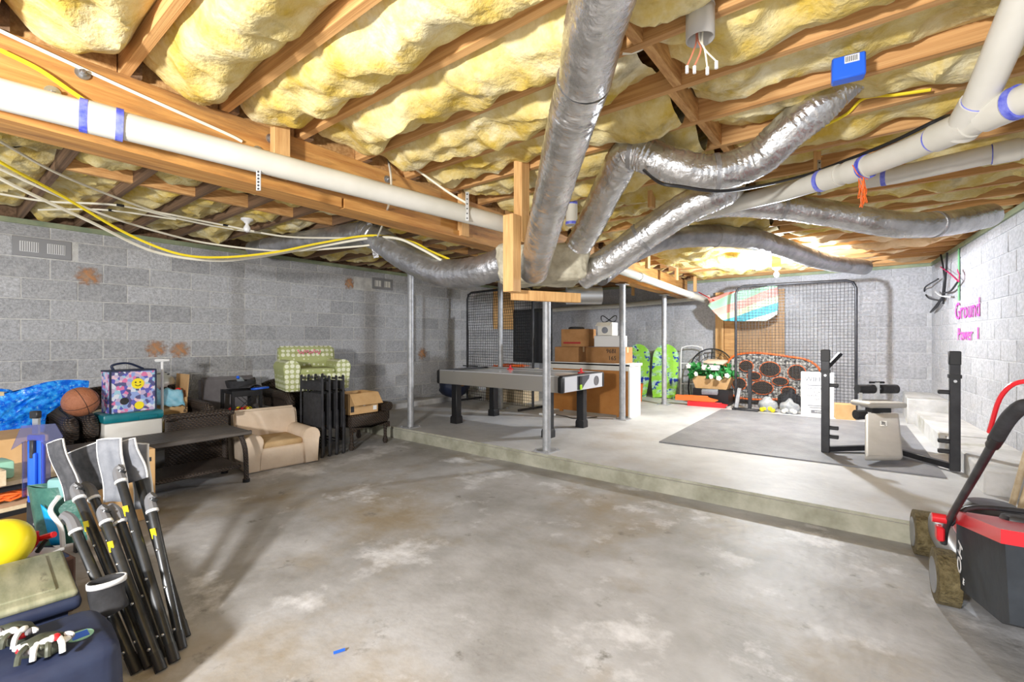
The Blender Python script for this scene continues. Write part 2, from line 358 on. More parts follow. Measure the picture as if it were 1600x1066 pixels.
pa, pb = D(800, 461, 3.18), D(905, 466, 3.4); stud('flat lumber piece bearing under the grey duct plenum', pa, pb, .05, .07, (0, 0, 1), 'support_board')
for px, py0, py1, d, lb in ((1018, 265, 325, 3.6, 'short stud hanging between two silver ducts'), (1277, 205, 285, 3.05, 'short stud holding the perforated strap of the white drain')):
    a = D(px, py1, d); stud(lb, a, (a.x, a.y, 2.6), .038, .07, (0, 1, 0))
for px, py, Y, lb in ((1012, 420, 5.8, 'stud stub hanging right of the girder post'), (1057, 438, 7.6, 'pale stud stub beside the far white drain'), (1086, 456, 8.8, 'pale stud stub near the back wall by the striped cloth'),
                      (920, 472, 9.15, 'short brown stud hanging over the boxes'), (989, 462, 9.15, 'short brown stud hanging over the green boards')):
    a = WY(px, py, Y); stud(lb, a, (a.x, a.y, 2.6), .038, .089, (0, 1, 0))
# ---------------------------------------------------------------- steel posts
def post(x, y, top, label, rad=.042):
    t = thing('steel_post', label, 'post', (x, y, U), group='round steel columns under the floor')
    B().cyl((0, 0, .006), (0, 0, top-U-.012), rad, 20).build('shaft', 'steel', t)
    b = B().box((0, 0, .005), (.2, .2, .01)); [b.cyl((i*.08, j*.08, .01), (i*.08, j*.08, .022), .012, 6) for i in (-1, 1) for j in (-1, 1)]
    b.build('base_plate', 'steel', t); B().box((0, 0, top-U-.006), (.15, .15, .012)).build('cap_plate', 'steel', t)
post(-4.79, 3.98, ZJ, 'grey steel post standing on the slab edge beside the wicker ottoman')
post(-2.655, 4.0, 1.74, 'grey steel post on the slab edge before the game table')
post(-2.84, 6.26, ZG-.02, 'grey steel post at the corner of the white topped counter', .045)
post(-2.9, 8.15, ZG-.02, 'slim grey steel post in front of the green body boards')
post(-4.88, 5.96, ZJ, 'dark steel post standing in front of the smaller net')
# ---------------------------------------------------------------- ducts
def pts(l): return [D(*p) for p in l]
def duct(name, label, l, r, mat='foil', seed=0, wr=.035, straps=(), n=26, step=14):
    P = spline(pts(l), step); base = P[0].copy(); t = thing(name, label, 'duct', base)
    def rf(i, a, p): return 1+.011*math.sin(i*2.3+.7*math.sin(3*a))+wr*nz(i*.9+seed, math.cos(a)*1.3, math.sin(a)*1.3)+wr*.9*nz(i*.23+seed*3, math.cos(a)*2, math.sin(a)*2)
    B().tube(P, r, n, rf=rf).build('foil_sleeve', mat, t, base)
    for s in straps:
        i = int(s*(len(P)-2)); rr = r(s) if callable(r) else r
        B().tube([P[i]+(P[i+1]-P[i]).normalized()*k for k in (-.012, .012)], rr*1.04, n).build('strap', 'foil_dull', t, base)
    return t
duct('flex_duct', 'fat silver flex duct running straight down to the plenum, upper sleeve', [(957, -60, 1.26), (930, 40, 1.48), (915, 122, 1.72)], .1, 'foil', 1, .02)
duct('flex_duct', 'long straight silver duct between upper sleeve and plenum', [(913, 124, 1.74), (890, 200, 2.05), (862, 310, 2.62), (833, 425, 3.3)], .104, 'foil', 4, .028, step=40)
duct('flex_duct', 'crumpled silver duct that rises, kinks and runs to the blue box', [(884, 412, 3.62), (915, 365, 3.4), (955, 285, 2.95), (978, 243, 2.75), (1000, 240, 2.7), (1050, 258, 2.66), (1110, 270, 2.62), (1180, 250, 2.55), (1240, 198, 2.42), (1300, 152, 2.32), (1345, 128, 2.26)], lambda t: .1 if t < .86 else .1-.06*(t-.86)/.14, 'foil', 8, .05, (.36, .62), step=22)
duct('flex_duct', 'wide silver duct slanting up from plenum to the joists under the kinked duct', [(908, 432, 3.75), (960, 402, 3.58), (1015, 362, 3.42), (1075, 323, 3.26), (1118, 303, 3.17), (1140, 289, 3.19), (1140, 268, 3.32)], lambda t: .112 if t < .75 else .112-.03*(t-.75)/.25, 'foil', 12, .04, (.3,), step=22)
duct('flex_duct', 'silver duct running behind the white drain to the right wall', [(1078, 328, 3.7), (1140, 319, 3.7), (1220, 323, 3.65), (1300, 334, 3.58), (1400, 351, 3.5), (1480, 349, 3.58), (1545, 337, 3.74)], lambda t: .102-.006*t, 'foil', 14, .04, (.35, .8), step=22)
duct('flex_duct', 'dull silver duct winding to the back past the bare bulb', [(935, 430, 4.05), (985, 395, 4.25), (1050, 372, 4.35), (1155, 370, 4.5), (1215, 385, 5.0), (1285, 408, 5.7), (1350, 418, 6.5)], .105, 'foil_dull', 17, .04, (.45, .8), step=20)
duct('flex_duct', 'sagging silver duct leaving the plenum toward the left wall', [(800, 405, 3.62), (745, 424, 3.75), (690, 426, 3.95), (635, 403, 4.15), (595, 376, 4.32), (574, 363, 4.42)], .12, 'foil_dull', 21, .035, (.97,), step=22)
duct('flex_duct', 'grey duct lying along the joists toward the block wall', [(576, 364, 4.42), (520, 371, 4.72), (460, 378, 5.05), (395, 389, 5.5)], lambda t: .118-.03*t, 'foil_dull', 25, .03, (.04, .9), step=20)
c = D(845, 415, 3.68); pl = thing('duct_plenum', 'grey mastic coated plenum box where all ducts meet', 'plenum', c)
b = B().box((0, 0, 0), (.68, .5, .3), YAW, .09, 4); bmesh.ops.subdivide_edges(b.bm, edges=b.bm.edges[:], cuts=3, use_grid_fill=True)
for v in b.bm.verts: v.co += v.co.normalized()*.04*fbm(v.co.x*6, v.co.y*6, v.co.z*6)
b.build('box_body', 'mastic', pl)
q = D(925, 462, 3.95)-c; B().cyl(q-RV*.22, q+RV*.08, .075, 20).build('collar', 'zinc', pl)
sp = D(583, 360, 4.28); o = B().bar(D(574, 332, 4.29)-sp, D(588, 403, 4.27)-sp, .05, .006, up=FV).build('hanging_strap', 'foil_dull'); o.location = sp; tag(o, 'grey webbing strap hanging around the joined ducts', 'strap')
# ---------------------------------------------------------------- PVC drains
def pipe(label, l, r=.057, bands=(), coup=(), name='drain_pipe', mat='pvc', pt=None, smooth=0):
    P = pt or pts(l); P = [Vector(p) for p in P]
    if smooth: P = spline(P, smooth)
    base = P[0].copy(); t = thing(name, label, 'pipe', base); B().tube(P, r, 22).build('pipe_wall', mat, t, base)
    def on(s):
        L = [(P[i+1]-P[i]).length for i in range(len(P)-1)]; x = s*sum(L)
        for i, l_ in enumerate(L):
            if x <= l_+1e-9: return P[i]+(P[i+1]-P[i])*(x/l_), (P[i+1]-P[i]).normalized()
            x -= l_
    def frac(v):                          # a sighted position along the pipe
        if v <= 1: return v
        return min((k/400 for k in range(401)), key=lambda k: abs(800+FPX*(on(k)[0].dot(RV))/max(.05, on(k)[0].dot(FV))-v))
    coup = [(frac(s), w_) for s, w_ in coup]; bands = [frac(s) for s in bands]
    for s, w_ in coup:
        p, d = on(s); B().tube([p-d*w_/2, p+d*w_/2], r*1.13, 22).build('coupling', mat, t, base)
    for s in bands:
        p, d = on(s); B().tube([p-d*.012, p+d*.012], r*1.15 if any(abs(s-k) < .04 for k, _ in coup) else r*1.02, 22).build('primer_band', 'pvc_blue', t, base)
    return t, base
pipe('long white drain pipe slung along the orange girder', [(-190, 95, 1.45), (0, 147, 1.66), (790, 351, 3.24), (850, 367, 3.5)], .056, (131, 187), ((158, .125),))
pipe('white drain pipe with blue primer rings joining at the wye fitting', [(1080, 335, 3.54), (1105, 329, 3.47), (1143, 320, 3.36), (1230, 299, 2.98), (1350, 262, 2.5), (1430, 230, 2.2), (1500, 199, 1.98), (1640, 138, 1.66)], .056, (1283, 1354, 1462, 1590), ((1300, .1), (1342, .12), (1488, .16), (1560, .1)))
pipe('thinner white drain running beside the wye toward right wall', [(1345, 283, 2.85), (1400, 274, 2.72), (1540, 243, 2.45), (1680, 216, 2.25)], .05, (1382, 1553), ((1572, .1),))
pipe('steep white drain dropping from the floor into the wye', [(1500, 208, 2.0), (1530, 158, 1.86), (1604, -14, 1.55), (1640, -100, 1.45)], .056, (.22,), ((.12, .16),))
pipe('far white drain running under the girder to the striped cloth', None, .055, (), ((.33, .12), (.8, .1)), pt=[D(930, 409, 5.0), D(975, 424, 5.9), (-2.5, 9.3, 2.05)])
pipe('white drain pipe fixed along the back block wall', None, .05, (), ((.2, .1), (.42, .1), (.7, .1)), pt=[WY(820, 487, 9.35), WY(965, 478, 9.35), WY(1110, 464, 9.35)])
pipe('short vertical white pipe with blue rings behind the big duct', [(893, 300, 3.9), (893, 352, 3.9)], .05, (.35, .95))
for lb, pxs, d0, h in (('perforated metal strap around the pipe near the girder end', (730, 300, 345), 2.95, 0), ('perforated strap hanging under the ledger strip', (404, 266, 298), 2.2, 0), ('galvanised strap hugging the white drain', (1280, 250, 305), 2.9, 0)):
    px, ya, yb = pxs; a, e = D(px, ya, d0), D(px, yb, d0); o = B().bar(a, e, .022, .003, up=FV).build('pipe_strap', 'zinc', None, a); o.location = a
    for k in range(6):
        pp = a+(e-a)*((k+.5)/6)-FV*.002-a; B().cyl(pp-FV*.001, pp+FV*.001, .005, 8).build('hole', 'black', o)
    tag(o, lb, 'strap')
# ---------------------------------------------------------------- cables
def cable(label, P, r=.006, mat='cable_white', n=6, sm=8, name='cable', flat=1, cat='cable'):
    r *= 1.3; P = [Vector(p) for p in P]; o = B().tube(P, r, n, smooth=sm, flat=flat).build(name, mat, None, P[0]); o.location = P[0]; return tag(o, label, cat)
zc = ZJ-.022
cable('white cable clipped under the joists, topmost of the left run', [W(-60, 190, zc), W(0, 221, zc), W(99, 275, zc), W(228, 326, zc), W(275, 337, zc), W(350, 352, zc), D(440, 369, 4.75), D(520, 372, 4.4), D(583, 371, 4.25), D(604, 372, 4.24)], .0075)
cable('white cable clipped under the joists, lower of the paired run', [W(0, 303, zc), W(77, 315, zc), W(185, 321, zc), W(275, 341, zc), W(350, 356, zc), W(420, 366, zc)], .007)
cable('white cable stapled beneath joists just above block wall', [W(60, 328, zc), W(110, 327, zc), W(175, 329, zc), W(275, 343, zc)], .006)
cable('thick white cable drooping lowest across the block wall', [D(-60, 235, 2.5), D(0, 279, 2.7), D(140, 346, 3.3), D(240, 393, 3.8), D(330, 407, 4.1), D(400, 402, 4.2), D(500, 385, 4.3), D(579, 372, 4.25), D(622, 373, 4.06), D(660, 390, 3.95), D(690, 407, 3.87)], .009)
cable('bright yellow cable drooping from girder to the sagging duct', [D(-60, 210, 2.4), D(0, 253, 2.6), D(100, 308, 3.05), D(200, 366, 3.5), D(280, 397, 3.75), D(350, 402, 3.95), D(430, 394, 4.1), D(500, 380, 4.2), D(579, 368, 4.21), D(640, 377, 4.1), D(672, 392, 4.0), D(702, 405, 3.93)], .008, 'cable_yellow')
cable('slack white cable between the two drooping ones', [D(-50, 235, 2.7), D(0, 264, 2.9), D(150, 331, 3.5), D(250, 363, 4.0), D(330, 381, 4.4), D(440, 392, 4.5), D(560, 385, 4.3), D(586, 380, 4.26)], .007)
cable('white cable running along the upper face of the girder', [WX(-40, 25, xg(0)+.012), WX(0, 48, xg(.2)+.012), WX(200, 140, xg(.6)+.012), WX(350, 207, xg(1.1)+.012), WX(378, 221, xg(1.15)+.012)], .006)
cable('thin yellow cable lying behind the white drain on the girder', [WX(0, 78, xg(.2)+.02), WX(60, 108, xg(.3)+.02), WX(110, 142, xg(.4)+.02), WX(134, 158, xg(.45)+.02)], .007, 'cable_yellow')
cable('white cable hanging in front of the drain from a joist', [D(606, 245, 3.3), D(611, 280, 3.1), D(609, 312, 3.05), D(598, 350, 3.6), D(590, 370, 4.2)], .006)
cable('white cable running from joist toward the pipe strap', [D(614, 246, 3.25), D(650, 265, 3.2), D(700, 300, 3.1), D(730, 318, 3.05)], .006)
cable('black cable lying along the top of the white drain', [D(1006, 266, 2.64), D(1030, 285, 2.5), D(1060, 291, 2.46), D(1140, 298, 2.5), D(1250, 276, 2.82), D(1331, 247, 2.55), D(1400, 219, 2.27), D(1462, 189, 2.1), D(1490, 182, 2.16), D(1530, 200, 2.2), D(1600, 178, 2.0)], .007, 'black')
cable('white cable looping from the blue box along the joist', [D(1345, 95, 2.1), D(1365, 103, 2.05), D(1400, 102, 2.0), D(1440, 75, 1.95), D(1475, 42, 1.9)], .008)
cable('yellow cable stapled under the joist near the blue box', [D(1270, 205, 2.5), D(1320, 180, 2.4), D(1350, 154, 2.35), D(1400, 148, 2.25), D(1455, 140, 2.15)], .006, 'cable_yellow')
cable('white cable tucked under the joist beside the fat duct', [D(972, 82, 1.9), D(995, 78, 1.9), D(1028, 60, 1.9)], .009)
for k in range(5):
    px, py = [(77, 315), (188, 321), (175, 329), (272, 337), (353, 352)][k]; p = W(px, py, zc); o = B().box((0, 0, 0), (.012, .05, .02)).build('cable_clip', 'black'); o.location = p; tag(o, ('black clip on the paired cables at the joist nearest the louvred vent', 'black clip on the paired cables at the second dark joist', 'black clip on the stapled cable just above the block wall', 'black clip where three white cables meet under one joist', 'black clip on the cables just before the unlit bulb')[k], 'clip', 'cable clips on the joists')
# orange twine tied on the drain, blue box, recessed can, lamp holders
rnd = random.Random(3); c0 = D(1348, 268, 2.42); P = []
for k in range(26): P.append(c0+Vector((rnd.uniform(-.02, .02), rnd.uniform(-.02, .02), -.03-.17*abs(math.sin(k*.9))*rnd.uniform(.5, 1))))
t = thing('twine_bundle', 'tangled orange twine dangling from the white drain', 'twine', c0)
B().tube(P, .0022, 5, smooth=4).build('knot', 'orange', t, c0); B().tube([D(1332, 258, 2.38), D(1340, 272, 2.36), c0+Vector((0, 0, -.03)), D(1356, 280, 2.36)], .0025, 5, smooth=5).build('loop', 'orange', t, c0)
c0 = D(1325, 108, 1.93); t = thing('junction_box', 'blue plastic electrical box nailed on a joist', 'electrical box', c0, YAW*.2)
B().box((0, 0, 0), (.115, .06, .095), bev=.006).build('box_body', 'blue', t); B().box((.01, -.032, .025), (.05, .003, .03)).build('sticker', 'white', t)
for k in range(7): B().box((-.01+.006*k, -.034, .025), (.0025, .002, .022)).build('bar_mark', 'black', t)
c0 = D(1094, 62, 1.66); t = thing('recessed_can', 'open grey lamp can with loose wires between joists', 'light fixture', c0)
M('canpaint', (.5, .48, .45), None, rough=.5)
b = B(); b.tube([(0, 0, .12), (0, 0, 0)], .047, 24, cap=False); b.build('can_shell', 'canpaint', t, thick=.004)
B().cyl((0, 0, .11), (0, 0, .115), .05, 24).build('can_top', 'canpaint', t)
M('copperwire', (.6, .2, .12), None, rough=.4)
for k, (dx, mt) in enumerate(((-.02, 'copperwire'), (-.012, 'copperwire'), (.02, 'cable_white'), (.0, 'cable_white'))):
    B().tube([(dx, 0, .09), (dx*.5, -.01, .0), (dx+.02*(k % 2), -.02, -.05), (dx*2+.01*k, -.02, -.09-.01*k)], .003, 5, smooth=6).build('loose_wire', mt, t)
    B().cyl((dx*2+.01*k, -.02, -.09-.01*k), (dx*2+.01*k, -.02, -.115-.01*k), .006, 8).build('wire_nut', 'white', t)
def bulb(loc, label, on):
    t = thing('bulb_holder', label, 'light fixture', loc)
    B().lathe([(.055, 0), (.055, -.012), (.03, -.03), (.022, -.045)]).build('socket', 'white', t)
    B().lathe([(.013, -.045), (.016, -.06), (.03, -.085), (.032, -.1), (.024, -.122), (.006, -.132)]).build('bulb', 'bulb_on' if on else 'bulbglass', t)
bulb(W(386, 342, ZJ-.003), 'unlit white bulb in a porcelain holder under the left joists', False)
bulb((-1.0, 7.1, ZJ-.2), 'glaring bare bulb in a holder before the tall net', True)
B().box((-1.0, 7.1, ZJ-.1), (.1, .09, .199)).build('blocking', 'joist', ceiling)
M('vent_metal', (.3, .3, .31), None, rough=.6, metal=.3)
# vents in the left wall
def vent(px, py, label, louvre):
    c = WX(px, py, XL+.012); t = thing('foundation_vent', label, 'vent', c)
    pass
    B().box((-.01, 0, 0), (.03, .42, .19), bev=.004).build('frame', 'vent_metal', t)
    for s in (-1, 1):
        o = B().box((.006, s*.095, 0), (.006, .13, .1)).build('opening', 'white' if louvre else 'offwhite', t)
        for k in range(8 if louvre else 3): B().box((.012, s*.095-.055+k*(.11/(7 if louvre else 2)), 0), (.006, .006, .095)).build('louvre', 'vent_metal', o)
vent(67, 388, 'double louvred foundation vent high in the near end of the wall', True)
vent(598, 444, 'weathered double vent opening near the steel post at the wall top', False)
# ================================================================ THINGS ALONG THE LEFT WALL
def weave(name, dark, light, sc=60):
    m = M(name, dark, None, rough=.55); nt = m.node_tree; n = nt.nodes; L = nt.links; b_ = n['Principled BSDF']; tc = n.new('ShaderNodeTexCoord')
    ws = []
    for d in ('DIAGONAL', 'Z'):
        wv = n.new('ShaderNodeTexWave'); wv.bands_direction = d; wv.inputs['Scale'].default_value = sc*.31; wv.inputs['Distortion'].default_value = .8; L.new(tc.outputs['Object'], wv.inputs[0]); ws.append(wv.outputs[1])
    mt = n.new('ShaderNodeMath'); mt.operation = 'MULTIPLY'; L.new(ws[0], mt.inputs[0]); L.new(ws[1], mt.inputs[1])
    r = n.new('ShaderNodeValToRGB'); r.color_ramp.elements[0].color = (*dark, 1); r.color_ramp.elements[1].color = (*light, 1); L.new(mt.outputs[0], r.inputs[0]); L.new(r.outputs[0], b_.inputs['Base Color'])
    bp = n.new('ShaderNodeBump'); bp.inputs['Strength'].default_value = .8; bp.inputs['Distance'].default_value = .01; L.new(mt.outputs[0], bp.inputs['Height']); L.new(bp.outputs[0], b_.inputs['Normal']); return m
weave('wicker', (.018, .012, .009), (.14, .1, .075)); weave('wicker_grey', (.03, .022, .018), (.16, .12, .1), 80)
def dots(name, base, dot, sc):
    m = M(name, base, None, rough=.85); nt = m.node_tree; n = nt.nodes; L = nt.links; tc = n.new('ShaderNodeTexCoord')
    v = n.new('ShaderNodeTexVoronoi'); v.inputs['Scale'].default_value = sc; v.inputs['Randomness'].default_value = .15; L.new(tc.outputs['Object'], v.inputs['Vector'])
    r = n.new('ShaderNodeValToRGB'); r.color_ramp.interpolation = 'CONSTANT'; r.color_ramp.elements[0].color = (*dot, 1); r.color_ramp.elements[1].position = .4; r.color_ramp.elements[1].color = (*base, 1)
    L.new(v.outputs['Distance'], r.inputs[0]); L.new(r.outputs[0], n['Principled BSDF'].inputs['Base Color'])
dots('green_dots', (.46, .5, .22), (.84, .86, .66), 17); dots('white_red_dots', (.8, .8, .8), (.7, .05, .08), 30)
M('beige_cloth', (.68, .53, .39), (.78, .64, .5), 3, .9, bump=.25, bscale=9); M('beige_seat', (.5, .33, .16), (.64, .46, .26), 4, .9, bump=.25, bscale=9)
M('grey_cloth', (.13, .12, .13), (.19, .18, .19), 5, .85); M('navy', (.012, .018, .05), (.02, .03, .07), 9, .6)
M('bluetarp', (.0, .12, .72), (.03, .38, 1.0), 26, .22, bump=.7, bscale=16, lo=.42, hi=.62, detail=7)
mixlayer(MATS['bluetarp'], (.35, .75, .95), 38, .6, .74, 5)  # pale cyan glints on the shiny weave, painted into the colour
# ---- rolled-arm little armchairs
def armchair(label, loc, rz, w_, d_, h, cloth, seatcloth, name='kids_armchair'):
    t = thing(name, label, 'armchair', loc, rz); a = .23*w_
    B().box((.06*d_, 0, .2*h), (d_*.86, w_*.94, .4*h), 0, .03, 3).build('base', cloth, t)
    B().box((.1*d_, 0, .44*h), (d_*.72, w_-2*a+.02, .13*h), 0, .03, 3).build('seat_cushion', seatcloth, t)
    b = B().prism([(-.5*d_, .05*h), (-.2*d_, .05*h), (-.2*d_, .45*h), (-.30*d_, .93*h), (-.36*d_, h), (-.47*d_, h), (-.5*d_, .92*h)], (0, -w_*.44, 0), (1, 0, 0), (0, 0, 1), (0, 1, 0), w_*.88)
    bmesh.ops.bevel(b.bm, geom=b.bm.edges[:], offset=.025, segments=2, affect='EDGES'); b.build('backrest', cloth, t)
    for s in (-1, 1):
        poly = [(math.cos(q)*a*.52, .52*h+math.sin(q)*a*.52) for q in [PI*(-.15+1.3*k/10) for k in range(11)]]
        poly = [(a*.36, .02*h)]+poly+[(-a*.36, .02*h)]
        b = B().prism(poly, (-.42*d_, s*(w_/2-a*.5), 0), (0, s, 0), (0, 0, 1), (1, 0, 0), d_*.92)
        bmesh.ops.bevel(b.bm, geom=[e for e in b.bm.edges if e.calc_face_angle(0) > 1.2], offset=.014, segments=2, affect='EDGES')
        o = b.build('armrest', cloth, t)
        B().tube([Vector((d_*.502, s*(w_/2-a*.5)+s*u, v)) for u, v in poly], .004, 5).build('piping', cloth, o)
    return t
armchair('beige slip-covered little armchair standing on the floor by folding chairs', (-4.98, 2.29, 0), RAD(-6), .72, .62, .55, 'beige_cloth', 'beige_seat')
gt = armchair('pale green polka dot little armchair perched on a wicker chair', (-5.5, 3.0, .685), RAD(-14), .76, .6, .53, 'green_dots', 'green_dots')
M('pinkthread', (.85, .15, .3), None, rough=.7); B().tube([Vector((-.1-.003*math.sin(k*1.3), -.14+.0115*k, .455+.022*math.sin(k*1.9)+.012*math.cos(k*.7))) for k in range(25)], .0045, 5, smooth=3).build('embroidery', 'pinkthread', gt)
armchair('dark grey armchair behind the beige one holding a milk crate', (-5.72, 2.23, 0), RAD(-3), .66, .72, .86, 'grey_cloth', 'grey_cloth', 'grey_armchair')
# ---- wicker furniture
def wicker_chair(label, loc, rz, w_, d_, armz, backz, seatz=.4, mat='wicker'):
    t = thing('wicker_armchair', label, 'armchair', loc, rz)
    B().box((0, 0, seatz-.07), (d_, w_-.1, .14), 0, .03, 2).build('seat', mat, t)
    b = B().grid(lambda u, v: Vector((-d_/2+.06-.1*v-.05*math.cos((u-.5)*PI)+.05, (u-.5)*(w_-.06), seatz-.02+(backz-seatz)*v*(1-.12*abs(2*u-1)**3))), 14, 8)
    b.build('backrest', mat, t, thick=.04); B().tube([(-d_/2+.01-.05*math.cos((u/12-.5)*PI), (u/12-.5)*(w_-.06), seatz-.02+(backz-seatz)*(1-.12*abs(u/6-1)**3)) for u in range(13)], .028, 8).build('top_roll', mat, t)
    for s in (-1, 1):
        y = s*(w_/2-.06)
        B().box((.02, y, (armz+seatz)/2-.11), (d_-.06, .06, armz-seatz+.18), 0, .015, 1).build('arm_panel', mat, t)
        B().tube([(-d_/2+.02, y, armz+.02), (0, y, armz+.01), (d_/2-.05, y, armz), (d_/2+.02, y, armz-.05), (d_/2+.01, y, armz-.13)], .055, 10, smooth=4).build('arm_roll', mat, t)
        for x in (-d_/2+.05, d_/2-.04): B().lathe([(.03, seatz-.1), (.024, .12), (.034, .05), (.026, 0)], (x, y, 0), 10).build('leg', mat, t)
    return t
wicker_chair('dark wicker armchair under the blue woven bag', (-5.66, .1, 0), 0, 1.45, .84, .6, .8)
wicker_chair('dark wicker armchair holding the cooler and helmet box', (-5.71, 1.35, 0), 0, 1.02, .82, .6, .82)
wicker_chair('dark wicker armchair beneath the polka dot chair', (-5.68, 3.0, 0), 0, .8, .62, .62, .8)
hm = thing('wicker_hamper', 'narrow dark wicker hamper with rolled rim and handles behind the bench', 'hamper', (-5.1, 1.64, 0), 0)
B().box((0, 0, .28), (.13, .5, .56), 0, .02, 2).build('basket', 'wicker', hm)
B().tube([(x, y, .575) for x, y in ((.06, -.25), (.06, .25), (-.06, .25), (-.06, -.25), (.06, -.25))], .022, 8, cap=False).build('rim_roll', 'wicker', hm)
for s in (-1, 1): B().tube([(.06, s*.2, .56), (.09, s*.24, .57), (.09, s*.28, .57)], .022, 8, smooth=3).build('handle', 'wicker', hm)
# ottoman with scrolled end
ot = thing('wicker_ottoman', 'dark wicker ottoman with scrolled end carrying a cardboard box', 'ottoman', (-5.06, 3.33, 0), RAD(4))
B().box((0, 0, .33), (.6, .56, .14), 0, .03, 2).build('seat', 'wicker', ot)
for s in (-1, 1):
    B().prism([(-.28, .27), (-.1, .25), (0, .235), (.1, .25), (.28, .27), (.28, .2), (.2, .235), (0, .262), (-.2, .235), (-.28, .2)][::-1], (s*.29, 0, -.0), (0, 1, 0), (0, 0, 1), (s, 0, 0), .02).build('apron', 'wicker', ot)
    B().lathe([(.025, .3), (.02, .1), (.034, .035), (.024, 0)], (.26, s*.25, 0), 10).build('leg', 'wicker', ot); B().lathe([(.025, .3), (.02, .1), (.034, .035), (.024, 0)], (-.26, s*.25, 0), 10).build('leg', 'wicker', ot)
B().box((0, .28, .38), (.56, .07, .2), 0, .03, 2).build('side_panel', 'wicker', ot); B().cyl((-.29, .29, .46), (.29, .29, .46), .055, 14).build('scroll', 'wicker', ot)
# long bench
bt = thing('wicker_bench', 'long low slatted bench with woven lower shelf before the wicker chair', 'bench', (-4.7, 1.26, 0), RAD(1))
M('slatgrey', (.075, .065, .058), (.13, .115, .105), 6, .45, st=(9, .6, 9))
for k in range(6): B().box((-.2+k*.08, 0, .458), (.074, 1.16, .022), 0, .004).build('slat', 'slatgrey', bt)
B().box((0, 0, .44), (.46, 1.14, .02)).build('top_frame', 'wicker_grey', bt)
for x in (-.25, .25): B().box((x, 0, .45), (.022, 1.2, .04), 0, .008).build('edge_rail', 'slatgrey', bt)
B().box((0, 0, .15), (.44, 1.06, .035), 0, .01).build('lower_shelf', 'wicker_grey', bt)
for x in (-.22, .22):
    for y in (-.56, .56):
        B().tube([(x*.86, y*.94, .44), (x*1.0, y*.99, .3), (x*1.05, y, .12), (x*1.05, y, .015)], .022, 8, smooth=4).build('leg', 'wicker_grey', bt); B().cyl((x*1.05, y, 0), (x*1.05, y, .03), .03, 10).build('foot', 'black', bt)
# ---- cardboard boxes
def carton(label, loc, size, rz=0, mat='card', flaps=(), tape=True, name='cardboard_box', rot=None, open_=False):
    t = thing(name, label, 'box', loc, rz, rot=rot); x, y, z = size
    if open_:
        b = B(); th = .006
        b.box((0, 0, th/2), (x, y, th)); [b.box((s*(x-th)/2, 0, z/2), (th, y, z)) for s in (-1, 1)]; [b.box((0, s*(y-th)/2, z/2), (x, th, z)) for s in (-1, 1)]
    else: b = B().box((0, 0, z/2), (x, y, z), 0, .004)
    b.build('carton', mat, t, smooth=False)
    for ax, s, ang in flaps:
        L_ = (y if ax == 'x' else x); wd = (x if ax == 'x' else y)*.48
        m = Matrix.Rotation(s*ang, 4, 'Y') if ax == 'x' else Matrix.Rotation(-s*ang, 4, 'X')
        p = m @ Vector((s*wd/2, 0, 0) if ax == 'x' else (0, s*wd/2, 0))
        c = Vector((s*x/2, 0, z) if ax == 'x' else (0, s*y/2, z))+p
        B().box(c, (wd, L_*.98, .005) if ax == 'x' else (L_*.98, wd, .005), m).build('flap', mat, t)
    if tape and not open_:
        B().box((0, 0, z+.0008), (x*1.0, .05, .0015)).build('tape', 'tape', t); [B().box((s*(x/2+.0008), 0, z-.04), (.0015, .05, .08)).build('tape', 'tape', t) for s in (-1, 1)]
    return t
ob = carton('open cardboard box with flaps on the wicker ottoman', (-4.97, 3.28, .404), (.34, .4, .25), 0, flaps=(('x', 1, .9),), open_=True)
B().box((.1715, .15, .06), (.001, .05, .05)).build('label_print', 'white', ob); B().box((.1715, -.16, .07), (.001, .045, .07)).build('icon_print', 'black_matte', ob); B().box((.1715, .0, .12), (.001, .03, .05)).build('mark_print', 'offwhite', ob)
pb_ = thing('paper_bag', 'crumpled brown paper bag behind the open box on the ottoman', 'bag', (-5.225, 3.3, .404), 0)
b = B().box((0, 0, .115), (.09, .32, .22), 0, .01); bmesh.ops.subdivide_edges(b.bm, edges=b.bm.edges[:], cuts=4, use_grid_fill=True)
for v in b.bm.verts: v.co += Vector((nz(v.co.y*9, v.co.z*9, 1)*.3, 0, .0 if v.co.z < .05 else nz(v.co.y*8, v.co.x*9, 7)*(1 if v.co.z > .2 else .2)))*.05
M('kraft', (.55, .28, .1), (.66, .38, .17), 5, .8, bump=.3, bscale=12); b.build('bag_body', 'kraft', pb_)
hb = carton('cardboard box full of odds and ends under the bike helmet', (-5.715, 1.45, .404), (.34, .48, .3), RAD(2), flaps=(('y', 1, -1.5),), open_=True); B().box((0, 0, .1), (.32, .46, .18)).build('packing', 'card', hb)
for k, (y, s) in enumerate(((-.2, 'GPH O'), (.22, 'GPH'))): text(s, .05, 'black_matte', hb, (.182, y, .16), (RAD(90), RAD(-90), RAD(90)))
